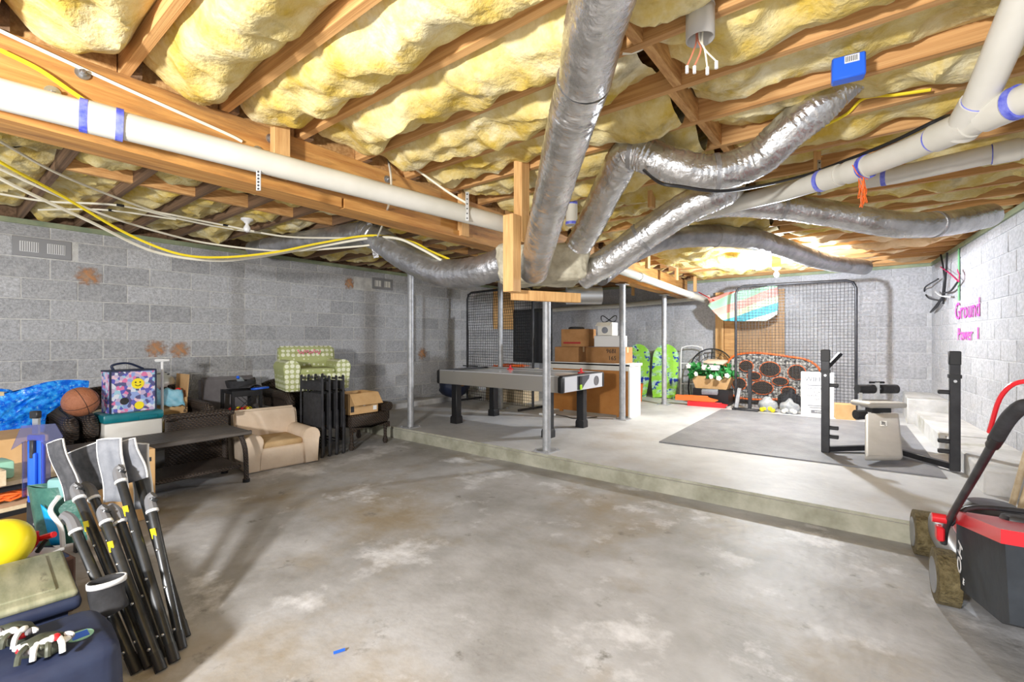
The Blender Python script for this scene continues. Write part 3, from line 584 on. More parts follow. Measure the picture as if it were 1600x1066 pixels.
# contents, each its own thing
def on_box(p): return p
o = B().box((0, 0, .09), (.05, .1, .18), 0, .01).build('yellow_carton', 'yellow'); o.location = (-5.625, 1.36, .598); o.rotation_euler = (0, 0, .2); tag(o, 'small yellow carton sticking out of the helmet box', 'carton')
o = B().lathe([(.05, 0), (.05, .16), (.042, .18)], n=18).build('red_tin', 'red'); o.location = (-5.625, 1.47, .598); tag(o, 'plain red tin standing in the helmet box', 'tin')
for k, y in enumerate((1.56, 1.635)):
    t = thing('striped_bottle', ('red and white striped bottle beside the red tin', 'red and white striped bottle against the upright flap')[k], 'bottle', (-5.625, y, .598))
    B().lathe([(.035, 0), (.035, .16), (.025, .19), (.012, .2)], n=16).build('bottle_body', 'red', t)
    for j in range(3): B().lathe([(.0355, .02+j*.05), (.0355, .04+j*.05)], n=16).build('white_stripe', 'white', t)
o = B().grid(lambda u, v: Vector((.02*nz(u*4, v*4, 2), (u-.5)*.26, (v-.5)*.17+.03*nz(u*5, v*3, 5)-.04*(u-.5))), 12, 8).build('face_mask', 'bluetarp', None, thick=.02); MATS['paleblue'] = M('paleblue', (.2, .5, .65), (.35, .62, .75), 20, .7); o.data.materials[0] = MATS['paleblue']
o.location = (-5.505, 1.52, .72); o.rotation_euler = (0, -.3, .2); tag(o, 'crumpled pale blue cloth draped on the box corner', 'cloth')
def helmet(loc, rz):
    t = thing('bike_helmet', 'silver grey bike helmet with black vents resting on the box', 'helmet', loc, rz); M('helmetgrey', (.6, .62, .58), None, rough=.3)
    b = B().ball((0, 0, 0), .15, (1, .82, .78), 28); bmesh.ops.delete(b.bm, geom=[v for v in b.bm.verts if v.co.z < -.035+.03*math.sin(v.co.x*9)], context='VERTS'); b.build('shell', 'helmetgrey', t, thick=.012)
    for x in (-.08, -.01, .06):
        for y in (-.06, .0, .06):
            n_ = Vector((x, y/.67, 0)); z = .78*math.sqrt(max(.001, .15**2-x*x-(y/.82)**2)); B().ball((x, y, z+.002), .022, (1.2, .42, .3), 10, Matrix.Rotation(x*-4, 4, 'Y')).build('vent', 'black', t)
    B().tube([(.06, -.1, -.02), (.04, -.05, -.12), (.02, .05, -.12), (.0, .1, -.02)], .006, 6, smooth=5).build('chin_strap', 'black_matte', t)
helmet((-5.78, 1.5, .84), RAD(100))
# cooler, tote, balls
ct = thing('picnic_cooler', 'white cooler with dark teal lid on the wicker seat', 'cooler', (-5.36, 1.18, .402), RAD(2)); M('teal', (.0, .14, .18), (.01, .2, .24), 5, .35)
B().box((0, 0, .08), (.3, .42, .16), 0, .015, 2).build('tub', 'offwhite', ct); B().box((0, 0, .2), (.32, .44, .08), 0, .02, 2).build('lid', 'teal', ct); B().box((.163, .1, .19), (.01, .14, .03), 0, .004).build('latch', 'teal', ct)
tt = thing('tote_bag', 'colourful printed tote bag with navy trim standing on the cooler', 'bag', (-5.36, 1.18, .644), RAD(8))
m = M('toteprint', (.2, .2, .55), None, rough=.5); n = m.node_tree.nodes; v = n.new('ShaderNodeTexVoronoi'); v.inputs['Scale'].default_value = 34; tc = n.new('ShaderNodeTexCoord'); m.node_tree.links.new(tc.outputs['Object'], v.inputs['Vector'])
r = n.new('ShaderNodeValToRGB'); r.color_ramp.interpolation = 'CONSTANT'; cols = [(.75, .2, .4), (.3, .4, .75), (.72, .75, .85), (.12, .12, .5), (.8, .55, .65), (.35, .6, .75), (.55, .45, .65), (.1, .1, .25)]
r.color_ramp.elements[0].color = (*cols[0], 1); r.color_ramp.elements[1].position = .125; r.color_ramp.elements[1].color = (*cols[1], 1)
for k in range(2, 8): e = r.color_ramp.elements.new(.125*k); e.color = (*cols[k], 1)
sx = n.new('ShaderNodeSeparateColor'); m.node_tree.links.new(v.outputs['Color'], sx.inputs[0]); m.node_tree.links.new(sx.outputs[0], r.inputs[0]); m.node_tree.links.new(r.outputs[0], n['Principled BSDF'].inputs['Base Color'])
B().prism([(-.09, -.17), (.09, -.17), (.09, .17), (-.09, .17)], (0, 0, 0), (1, 0, 0), (0, 1, 0), (0, 0, 1), .37).build('bag_body', 'toteprint', tt)
for y in (-.17, .17): B().box((.09, y, .185), (.012, .012, .37)).build('trim_binding', 'navy', tt)
B().box((0, 0, .37), (.19, .35, .014)).build('top_binding', 'navy', tt)
B().tube([(.02, -.12, .37), (.02, -.13, .42), (.02, -.02, .435), (.02, .1, .38)], .01, 6, smooth=6, flat=1.6).build('strap', 'navy', tt)
b = B().cyl((.092, .03, .25), (.095, .03, .25), .048, 20); b.build('smiley_print', 'yellow', tt); [B().cyl((.096, y, .262), (.097, y, .262), .007, 8).build('eye_print', 'black', tt) for y in (.012, .046)]
B().tube([(.097, .008, .24), (.097, .03, .228), (.097, .052, .24)], .003, 5, smooth=4).build('mouth_print', 'black', tt)
B().cyl((.092, -.07, .1), (.095, -.07, .1), .032, 16).build('badge_print', 'black_matte', tt); B().cyl((.092, .04, .05), (.095, .04, .05), .036, 16).build('badge_print', 'yellow', tt)
st_ = thing('white_tee_handle', 'white plastic T handle sticking up behind the tote bag', 'handle', (-5.44, 1.45, .402)); B().cyl((0, 0, 0), (0, 0, .68), .012, 10).build('rod', 'white', st_); B().box((0, 0, .69), (.03, .12, .03), 0, .008).build('grip', 'white', st_)
def ball(label, loc, r, mat, seams=True, name='ball', rot=(.4, .3, .2)):
    t = thing(name, label, 'ball', loc, rot=rot); B().ball((0, 0, 0), r, n=32).build('skin', mat, t)
    if seams:
        for ax in range(3): B().tube([Vector((math.cos(a), math.sin(a), 0) if ax == 0 else (math.cos(a), 0, math.sin(a)) if ax == 1 else (.55*math.cos(a)+.0, .835, .55*math.sin(a)))*r*1.0 for a in [2*PI*k/40 for k in range(41)]], .0022, 5, cap=False).build('seam', 'black', t)
    return t
M('basketball', (.36, .13, .06), (.44, .17, .085), 60, .55, bump=.4, bscale=140)
bb = ball('brown basketball resting on the wicker arm rolls', Vector((-5.2, .825, .775)), .121, 'basketball', name='basketball')
text('SPALDING', .045, 'black', bb, (.0, -.121, -.035), (RAD(90), RAD(180), 0), ext=.004)
M('beach', (.7, .62, .42), None, rough=.4); M('beachteal', (.2, .38, .38), None, rough=.4)
bc = thing('beach_ball', 'beige and teal striped ball tucked behind the tote', 'ball', (-5.84, 1.08, .515), rot=(.1, .1, .6))
B().ball((0, 0, 0), .11, n=28).build('skin', 'beach', bc); B().lathe([(.1108*math.cos(a), .1108*math.sin(a)) for a in (.12, .25, .38, .5, .6)], n=28).build('teal_band', 'beachteal', bc)
ball('yellow ball with dark seams squeezed beside the cooler', Vector((-5.43, 1.6, .473)), .07, 'yellow', name='playground_ball')
# blue woven bag
bx = thing('woven_bag', 'large shiny blue woven carrier bag stuffed on the wicker chair', 'bag', (-5.46, .5, .405))
def fb(u, v):
    y = -.62+(.74+.24*max(0, min(1, (v-.5)*2.5)))*u; top = .48+.035*math.sin(u*9)-.0*u+.03*u; z = top*v; th = .2*(1-.75*v)*math.sin(PI*min(1, max(0, u*.96+.02)))**.5
    if u > .8: y = y+.06*v*(u-.8)/.2
    return y, z, th
b = B()
for sgn in (1, -1):
    b.grid(lambda u, v: Vector((sgn*fb(u, v)[2]+.035*fbm(u*5, v*4, 3)+.02*abs(nz(u*14, v*11, 6)), fb(u, v)[0], fb(u, v)[1])), 60, 30)
b.build('bag_skin', 'bluetarp', bx); B().tube([(.04, -.2, .46), (.12, -.17, .5), (.12, -.08, .49), (.05, -.05, .47)], .012, 6, smooth=5).build('handle', 'bluetarp', bx)
B().box((.06, -.12, .47), (.01, .06, .05)).build('handle_tab', 'tape', bx)
# milk crate and cap on the grey chair
mc = thing('milk_crate', 'black plastic milk crate with grid sides on the grey armchair', 'crate', (-5.6, 2.23, .445), RAD(-3))
b = B(); x, y, z = .33, .28, .29
for zz in (.015, z-.02): [b.box((s*x/2, 0, zz), (.014, y, .035)) for s in (-1, 1)]; [b.box((0, s*y/2, zz), (x, .014, .035)) for s in (-1, 1)]
[b.box((s*x/2, q*y/2, z/2), (.03, .03, z)) for s in (-1, 1) for q in (-1, 1)]; b.box((0, 0, .01), (x, y, .012)); b.build('crate_frame', 'black', mc)
b = B(); [b.bar((.165, -.14+.047*k, .03), (.165, -.14+.047*k+.2*s, .23), .006, .006) for k in range(7) for s in (-1, 1) if -.15 < -.14+.047*k+.2*s < .15]; b.box((.165, 0, .24), (.01, .25, .03)); b.build('side_grid', 'black', mc)
rnd = random.Random(5)
for k in range(7):
    o = B().ball((0, 0, 0), .036, n=12).build('toy_ball', ('red', 'yellow', 'orange', 'teal')[k % 4]); o.location = (-5.6+.075*(k//3)-.07, 2.23-.078+.078*(k % 3), .499)
    tag(o, ('small red ball inside the milk crate', 'small yellow ball inside the milk crate', 'small orange ball inside the milk crate', 'small teal ball inside the milk crate')[k % 4], 'ball', ('red', 'yellow', 'orange', 'teal')[k % 4]+' balls in the milk crate')
kt = thing('ball_cap', 'black cap lying upturned on the milk crate', 'cap', (-5.6, 2.22, .735), RAD(20)); b = B().lathe([(.13, .02), (.145, .07), (.15, .1), (.13, .1), (.11, .04), (.02, .03)], n=22); b.build('crown', 'black_matte', kt)
B().grid(lambda u, v: Vector((.1+.12*v, (u-.5)*.22*(1-.3*v), .06-.03*(2*u-1)**2)), 10, 4).build('brim', 'black_matte', kt, thick=.006)
nb = thing('water_bottle', 'blue capped clear bottle lying in the black cap', 'bottle', (-5.6, 2.22, .835), rot=(PI/2-.45, 0, .9)); M('clearplastic', (.7, .78, .85), None, rough=.15, trans=.6)
B().lathe([(.03, -.09), (.032, -.02), (.03, .05), (.012, .08)], n=14).build('bottle_body', 'clearplastic', nb); B().lathe([(.015, .08), (.015, .105)], n=12).build('cap', 'blue', nb)
o = B().box((0, 0, 0), (.06, .2, .025), 0, .01, 2).build('toy_shovel', 'blue'); o.location = (-5.46, 2.37, .745); o.rotation_euler = (0, 0, .3); tag(o, 'bright blue plastic toy on the crate rim', 'toy')
# folded chairs
def folding(y, label):
    t = thing('folding_chair', label, 'folding chair', (-4.95, y, 0), RAD(2), 'black folded metal chairs leaning together')
    for s in (-1, 1):
        B().tube([(s*.215, 0, .0), (s*.215, 0, .82), (s*.19, 0, .855), (s*.13, 0, .86)], .0125, 8, smooth=4).build('front_leg', 'blackmetal', t)
        B().tube([(s*.19, .035, .02), (s*.19, .03, .5)], .011, 8).build('rear_leg', 'blackmetal', t)
        B().cyl((s*.215, -.012, .0), (s*.215, .012, .03), .015, 8).build('foot_cap', 'black', t)
    B().box((0, -.005, .78), (.40, .014, .1), 0, .006).build('backrest', 'black_matte', t); B().box((0, .018, .5), (.37, .03, .4), 0, .012, 2).build('seat', 'black_matte', t)
    B().cyl((-.19, .035, .14), (.19, .035, .14), .008, 8).build('crossbar', 'blackmetal', t); B().cyl((-.215, 0, .3), (.215, 0, .3), .008, 8).build('crossbar', 'blackmetal', t); return t
for k, lb in enumerate(('black folded chair nearest the beige armchair', 'black folded chair second from the beige armchair', 'black folded chair third from the beige armchair', 'black folded chair next to the wicker ottoman')): folding(2.7+.085*k, lb)
# ================================================================ LEFT FOREGROUND
M('particle', (.62, .48, .3), (.72, .6, .42), 30, .6)
tb = thing('shelf_cart', 'low particle board shelf cart with black frame and orange cord', 'cart', (-3.98, .27, 0), RAD(12))
for z in (.36, .5): B().box((0, 0, z), (.5, .62, .025)).build('shelf', 'particle', tb)
for x in (-.23, .23):
    for y in (-.28, .28): B().bar((x, y, 0), (x, y, .5), .03, .03).build('leg', 'black', tb)
for z in (.335, .475): B().bar((.24, -.3, z), (.24, .3, z), .02, .03).build('rail', 'black', tb)
ec = thing('extension_cord', 'coiled orange extension cord on the lower cart shelf', 'cord', (-3.93, .27, .374)); rnd = random.Random(9); P = []
for k in range(150):
    a = k*.62; P.append(Vector((.15*math.cos(a)*rnd.uniform(.7, 1.05), .2*math.sin(a)*rnd.uniform(.75, 1.05), .014+.07*rnd.random())))
B().tube(P, .0062, 6, smooth=3).build('coil', 'orange', ec)
def carton2(*a, **k): return carton(*a, **k)
carton('large plain cardboard box below the blue bag', (-4.68, .22, 0), (.48, .62, .64), RAD(4), flaps=(('x', 1, 1.3),))
lb_ = carton('printed yellow-brown cardboard box behind the camp chairs', (-4.2, .86, 0), (.2, .38, .5), RAD(4), mat='card')
for k in range(8): B().box((.101, -.16+.045*k, .44-.012*(k % 3)), (.001, .02, .03)).build('printed_mark', 'black_matte', lb_)
M('mint', (.32, .62, .47), None, rough=.4)
mb_ = thing('mint_case', 'mint green hinged case on top of the cart', 'case', (-3.86, .17, .513), RAD(10)); B().box((0, 0, .05), (.16, .3, .1), 0, .015, 2).build('case_body', 'mint', mb_); B().box((.082, .05, .06), (.006, .03, .05)).build('clasp', 'black', mb_)
rt = thing('saw_box', 'wooden frame box holding a red and mint tray', 'box', (-3.68, .11, .513), RAD(10)); b = B(); [b.box((0, s*.16, .04), (.12, .014, .08)) for s in (-1, 1)]; [b.box((s*.06, 0, .04), (.014, .33, .08)) for s in (-1, 1)]; b.build('wood_frame', 'particle', rt); B().box((0, 0, .03), (.1, .3, .03)).build('tray', 'red', rt); B().ball((0, .03, .05), .05, (.8, 1.4, .4)).build('mint_grip', 'mint', rt)
# blue upright tool with a clear guard
bt2 = thing('blue_tool_arm', 'upright blue metal tool arm with clear guard on black plate', 'tool', D(57, 835, 2.52), RAD(40))
B().box((0, 0, .09), (.1, .012, .19), 0, .004).build('black_plate', 'blackmetal', bt2); [B().cyl((0, -.012, z), (0, -.002, z), .008, 10).build('screw', 'zinc', bt2) for z in (.06, .13)]
B().box((0, 0, .36), (.085, .02, .37), 0, .008, 2).build('blue_bar', 'blue', bt2); B().box((0, -.02, .34), (.04, .02, .22), 0, .008, 2).build('blue_ridge', 'blue', bt2)
B().box((0, -.022, .47), (.022, .02, .1), 0, .004).build('chain', 'blackmetal', bt2); B().cyl((0, -.035, .225), (0, -.035, .275), .012, 10).build('pin', 'zinc', bt2); B().box((0, .0, .6), (.03, .015, .1)).build('clamp', 'zinc', bt2); B().box((0, -.005, .655), (.045, .03, .04), 0, .005).build('knob', 'black', bt2)
M('acrylic', (.4, .42, .75), None, rough=.05, trans=.9); B().prism([(-.1, .47), (-.045, .6), (.13, .61), (.17, .54), (.1, .47), (.05, .52), (-.02, .52)], (0, -.035, 0), (1, 0, 0), (0, 0, 1), (0, 1, 0), .004).build('clear_guard', 'acrylic', bt2)
for s in (-1, 1): B().box((s*.05, 0, .36), (.004, .05, .3)).build('clear_side', 'acrylic', bt2)
# green duffels, yellow ball, odds
M('green_nylon', (.02, .1, .08), (.05, .17, .13), 14, .45, bump=.4, bscale=18); M('teal_nylon', (.22, .42, .42), None, rough=.5); M('skyblue', (.0, .32, .72), None, rough=.3)
gb = thing('green_duffel', 'dark green nylon pouch with white edged blue stripe behind the bin lid', 'bag', Vector((D(82, 862, 2.36).x, D(82, 862, 2.36).y, .266)), RAD(38))
def fg(u, v): return Vector(((u-.5)*.26+.05*(1-v), .07*math.sin(PI*u)*(1-v*.3), 0.28*v))
b = B(); b.grid(lambda u, v: fg(u, v)*Vector((1, -1, 1)) if 0 else Vector((fg(u, v).x, -fg(u, v).y, fg(u, v).z)), 14, 12); b.grid(fg, 14, 12); b.build('pouch', 'green_nylon', gb)
B().grid(lambda u, v: Vector((.02+.07*u+.05*(1-v), -.078, .01+.2*v*(1-.3*u))), 6, 6).build('blue_panel', 'skyblue', gb, thick=.004); B().tube([(.13, -.078, .0), (.12, -.08, .1), (.07, -.08, .18), (.11, -.08, .25)], .011, 6, smooth=5).build('white_edge', 'white', gb)
B().box((.05, -.01, .27), (.1, .05, .1), 0, .015, 2).build('teal_top', 'teal_nylon', gb)
ball('plain bright yellow ball beside the storage bin', D(2, 852, 2.05), .11, 'yellow', False, 'yellow_ball')
rc = thing('red_clamp', 'red plastic clamp on a white card beside the yellow ball', 'clamp', Vector((D(52, 868, 2.2).x, D(52, 868, 2.2).y, .272)), YAW)
B().box((0, 0, .0), (.2, .1, .01)).build('white_card', 'white', rc); B().tube([(-.1, 0, .03), (0, 0, .06), (.1, 0, .09)], .014, 8).build('red_bar', 'red', rc); B().tube([(.0, -.02, .02), (.03, -.02, .06), (.03, -.02, .11)], .014, 8).build('red_jaw', 'red', rc); B().tube([(.05, -.03, .02), (.08, -.02, .07)], .01, 8).build('black_grip', 'black', rc)
cr = thing('storage_crate', 'dark brown open crate under the clamps and pouch', 'crate', (-3.2, .2, 0), RAD(10)); M('brown', (.1, .045, .03), (.14, .07, .05), 8, .6); B().box((0, 0, .13), (.5, .44, .26), 0, .01).build('crate_body', 'brown', cr); B().box((0, 0, .263), (.46, .4, .008)).build('blue_liner', 'navy', cr)
# big storage bin
M('olive_lid', (.2, .21, .13), (.36, .35, .24), 5, .5, st=(1, 4, 1)); mixlayer(MATS['olive_lid'], (.1, .09, .06), 6, .62, .75, 6, (1, 3, 1))
sb = thing('storage_bin', 'navy plastic storage bin with dusty olive lid', 'storage bin', (-2.58, .05, 0), RAD(-3))
B().prism([(-.22, -.3), (.22, -.3), (.22, .3), (-.22, .3)], (0, 0, 0), (1, 0, 0), (0, 1, 0), (0, 0, 1), .3).build('tub', 'navy', sb); B().box((0, 0, .32), (.52, .67, .05), 0, .02, 3).build('rim', 'navy', sb)
B().box((0, 0, .355), (.5, .65, .03), 0, .014, 3).build('lid', 'olive_lid', sb); B().box((0, 0, .372), (.4, .54, .012), 0, .005, 2).build('lid_panel', 'olive_lid', sb)
# goalie style gloves / skates in front of the bin
M('skateblack', (.03, .035, .025), (.07, .075, .05), 12, .5)
def glove(loc, rz, label, s=1):
    t = thing('padded_glove', label, 'glove', loc, rz)
    b = B().ball((0, 0, 0), .085*s, (1.25, .7, .62), 20)
    for v in b.bm.verts: v.co += v.co.normalized()*.012*nz(v.co.x*30, v.co.y*30, v.co.z*30)
    b.build('palm', 'skateblack', t); mats = ('white', 'red', 'offwhite', 'grey_cloth', 'white', 'skateblack', 'offwhite'); rr = random.Random(label)
    for k in range(12):
        a_ = -2.9+.24*k*1.05; h_ = rr.uniform(.1, .75); x_, y_, z_ = .105*math.cos(a_)*(1-h_*.4), .06*math.sin(a_)*(1-h_*.35), .053*h_
        B().ball((x_*s, y_*s, z_*s), .022*s, (1.35, .8, .7), 10, rr.uniform(0, 3)).build('pad_panel', mats[k % 7], t)
    for k in range(4): B().tube([((-.06+.04*k)*s, -.04*s, .03*s), ((-.075+.05*k)*s, -.085*s, .02*s), ((-.08+.053*k)*s, -.1*s, -.02*s)], .013*s, 8, smooth=4).build('finger', ('skateblack', 'white')[k % 2], t)
glove((-2.145, .185, .359), RAD(45), 'black white and red padded glove lying on the navy bag', .6); glove((-1.995, .235, .359), RAD(75), 'black and white padded glove lying next to the green emblem', .6)
nb2 = thing('duffel_bag', 'navy bag with green emblem lying before the storage bin under the gloves', 'bag', (-2.085, .055, 0))
b = B().box((0, 0, .165), (.35, .73, .33), 0, .07, 4); bmesh.ops.subdivide_edges(b.bm, edges=b.bm.edges[:], cuts=2, use_grid_fill=True)
for v in b.bm.verts:
    if .02 < v.co.z < .32: v.co += Vector((v.co.x, v.co.y, 0)).normalized()*.012*nz(v.co.x*9, v.co.y*9, v.co.z*9)
b.build('bag_body', 'navy', nb2); B().lathe([(.034, 0), (.034, .004)], (.06, .265, .328), 18).build('green_emblem', 'mint', nb2); B().prism([(-.02, -.02), (.02, -.02), (.02, .02), (-.02, .02)], (.06, .265, .332), (1, 0, 0), (0, 1, 0), (0, 0, 1), .002).build('diamond_print', 'blue', nb2)
B().tube([(.17, -.2, .2), (.2, -.12, .26), (.2, .04, .26), (.17, .12, .2)], .012, 8, smooth=5).build('carry_handle', 'navy', nb2)
# ---- folded camp chairs
M('camp_tube', (.025, .027, .03), (.05, .052, .055), 8, .28, .4); M('camp_cloth', (.05, .052, .06), (.09, .09, .1), 30, .85); M('camp_grey', (.2, .21, .24), (.27, .28, .31), 20, .8); M('camp_cap', (.16, .16, .17), None, rough=.5)
def camp(feet, tops, label, panels=(), cup=False):
    """feet/tops: ends of the chair's flat tubes; panels: folded fabric"""
    base = feet[0].copy(); base.z = 0; t = thing('camp_chair', label, 'folding chair', base, 0, 'folded camp chairs leaning together')
    for i, (f_, q) in enumerate(zip(feet, tops)):
        d = (q-f_).normalized(); side = RV*(.03 if i % 2 else -.03)
        B().tube([f_, f_.lerp(q, .5), q-d*.08, q, q+d*.035+side*.7], .0185, 10, smooth=5, flat=.8).build('tube_leg', 'camp_tube', t, base)
        B().tube([f_-d*.001, f_+d*.07], .0205, 10, flat=.8).build('foot_cap', 'black', t, base)
        B().tube([q-d*.03, q+d*.03, q+d*.055+side*.8], lambda s: .024-.006*s, 9, smooth=4).build('corner_joint', 'camp_cap', t, base)
        B().tube([q-d*.034, q-d*.022], .0245, 10).build('joint_edge', 'white', t, base)
        if i == 1: m_ = f_.lerp(q, .8); B().box(m_-FV*.0175, (.022, .004, .045), Matrix.Rotation(YAW, 4, 'Z') @ Matrix.Rotation(-.25, 4, 'Y')).build('yellow_sticker', 'yellow', t, base)
        for s in (.14, .42, .68): B().ball(f_.lerp(q, s)-FV*.0185, .0065, n=8).build('rivet', 'zinc', t, base)
    for (px, py, wd, ht, an, mt, dp) in panels:
        p = D(px, py, dp); up = Vector((0, 0, 1)); ax = RV*math.cos(an)+up*math.sin(an); ay = up*math.cos(an)-RV*math.sin(an)
        def cl(u, v): return p+ax*((u-.5)*wd)+ay*((v-.5)*ht)+FV*(.012*math.sin(u*5+an*3)+.008*math.sin(v*6))
        o = B().grid(cl, 10, 10).build('seat_cloth', mt, t, base, thick=.014)
        B().tube([cl(0, v/8) for v in range(9)]+[cl(u/8, 1) for u in range(1, 9)]+[cl(1, 1-v/8) for v in range(1, 9)], .0065, 6).build('white_piping', 'white', o, base)
    if cup:
        c_ = D(167, 905, 1.78); B().tube([c_, c_-Vector((0, 0, .06)), c_-Vector((0, 0, .13))+RV*.02], lambda s: .055-.006*s, 18, cap=False, smooth=4, flat=.6).build('cup_holder', 'black_matte', t, base, thick=.006)
        B().tube([c_, c_-Vector((0, 0, .02))], .058, 18, cap=False, flat=.62).build('white_rim', 'white', t, base, thick=.006)
    return t
def FT(px, py): return W(px, py, .004)
camp([FT(214, 1050), FT(234, 1042)], [D(115, 822, 1.95), D(121, 772, 2.1)], 'folded camp chair with the hanging cup holder', ((100, 735, .085, .28, .3, 'camp_cloth', 2.14),), True)
camp([FT(243, 1012), FT(252, 1048)], [D(144, 772, 2.2), D(163, 808, 2.02)], 'folded camp chair next to the one with the cup holder', ((137, 735, .26, .22, .35, 'camp_cloth', 2.28),))
camp([FT(262, 1024), FT(273, 1034)], [D(185, 808, 2.08), D(187, 745, 2.14)], 'folded camp chair with pale grey cloth between dark ones', ((177, 735, .12, .3, .1, 'camp_grey', 2.2), (200, 722, .14, .2, .3, 'camp_grey', 2.25)))
camp([FT(290, 996), FT(284, 1014)], [D(213, 740, 2.34), D(236, 790, 2.12)], 'folded camp chair on the open floor side of the bundle', ((222, 745, .1, .34, .06, 'camp_grey', 2.4),))
# ================================================================ ON THE RAISED SLAB
M('silver', (.42, .4, .37), None, rough=.35, metal=.5); M('silverwhite', (.66, .67, .72), None, rough=.35, metal=.1); M('playfield', (.8, .82, .84), None, rough=.12)
M('darkgrey', (.07, .075, .09), None, rough=.4); M('lime', (.5, .85, .02), None, rough=.4); M('darkred', (.4, .02, .02), None, rough=.5)
at = thing('air_hockey_table', 'air hockey table with silver apron and black square legs', 'game table', (-3.77, 4.97, U)); L2, W2, ZT = 2.05, 1.04, .727
B().box((0, 0, ZT-.02), (L2-.06, W2-.06, .02)).build('playfield', 'playfield', at)
for s in (-1, 1):
    B().box((0, s*(W2/2-.015), ZT-.09), (L2-.1, .03, .18), 0, .004).build('side_apron', 'silver', at)
    e_ = B().box((s*(L2/2-.015), 0, ZT-.09), (.03, W2-.1, .18), 0, .004).build('end_apron', 'silverwhite', at)
    B().box((s*(L2/2-.05), 0, ZT+.004), (.1, W2-.04, .012), 0, .004).build('end_rail', 'darkgrey', at); B().box((0, s*(W2/2-.03), ZT+.004), (L2-.1, .05, .012), 0, .004).build('side_rail', 'silverwhite', at)
    for q in (-1, 1):
        B().box((s*(L2/2-.03), q*(W2/2-.03), ZT-.09), (.07, .07, .19), 0, .02, 2).build('corner_cap', 'black', at)
        lg = B().box((s*.76, q*.4, .29), (.1, .1, .54), 0, .006).build('leg', 'black', at); B().prism([(-.06, 0), (.06, 0), (.06, .07), (.05, .1), (-.05, .1), (-.06, .07)], (s*.76, q*.4-.06, 0), (1, 0, 0), (0, 0, 1), (0, 1, 0), .12).build('leveler', 'black', lg)
    b = B().prism([(-.18, -.08), (-.18, .085), (.12, .085), (.1, .04), (.0, -.02), (-.08, -.085)], (s*(L2/2+.001), 0, ZT-.09), (0, 1, 0), (0, 0, 1), (s, 0, 0), .004); b.build('goal_panel', 'darkgrey', e_ if False else at)
    B().box((s*(L2/2+.01), -.12, ZT-.06), (.02, .06, .1), 0, .004).build('goal_slot', 'black', at); B().box((s*(L2/2+.018), -.12, ZT-.14), (.015, .05, .06), 0, .01).build('puck_tray', 'lime', at)
    B().lathe([(.06, 0), (.06, .006), (.05, .006), (.048, .002), (.0, .002)], (s*(L2/2+.001), .3, ZT-.09), 20, Matrix.Rotation(s*PI/2, 4, 'Y')).build('fan_grille', 'grey_cloth', at)
def mallet(px, py, label, z=.885, mat='red'):
    p = W(px, py, z); t = thing('air_hockey_mallet', label, 'mallet', (p.x, p.y, U+ZT-.009)); B().lathe([(.045, 0), (.045, .012), (.03, .016), (.016, .02), (.016, .05), (.012, .062), (.003, .066)], n=18).build('mallet_body', mat, t)
mallet(797, 576, 'red mallet standing near the far rail of the game table', .87); mallet(908, 582, 'red mallet on the speckled end of the game table', .87)
for px, py, lb, mt in ((700, 579, 'dark red puck near the left rail of the game table', 'darkred'), (712, 580, 'black puck beside the dark red one', 'black'), (915, 584, 'flat red puck near the table end rail', 'red')):
    p = W(px, py, U+ZT); o = B().lathe([(.035, 0), (.037, .004), (.035, .009)], n=18).build('puck', mt); o.location = (p.x, p.y, U+ZT-.009 if abs(p.x+3.77) < .95 else U+ZT+.011); tag(o, lb, 'puck')
o = B().box((0, 0, 0), (.3, .04, .015), 0, .004).build('score_bar', 'black'); p = W(735, 574, U+ZT); o.location = (p.x, p.y, U+ZT+.02); tag(o, 'black score bar lying by the far table rail', 'bar')
ps = thing('power_strip', 'white power strip with black cord under the game table', 'power strip', (-3.9, 5.9, U), .3); B().box((0, 0, .015), (.26, .05, .03), 0, .006).build('strip_body', 'white', ps); [B().box((x, 0, .031), (.02, .02, .003)).build('outlet', 'black', ps) for x in (-.07, 0, .07)]; B().tube([(.13, 0, .012), (.3, -.05, .008), (.45, -.2, .008), (.6, -.1, .008), (.75, .05, .008)], .006, 6, smooth=6).build('cord', 'black', ps)
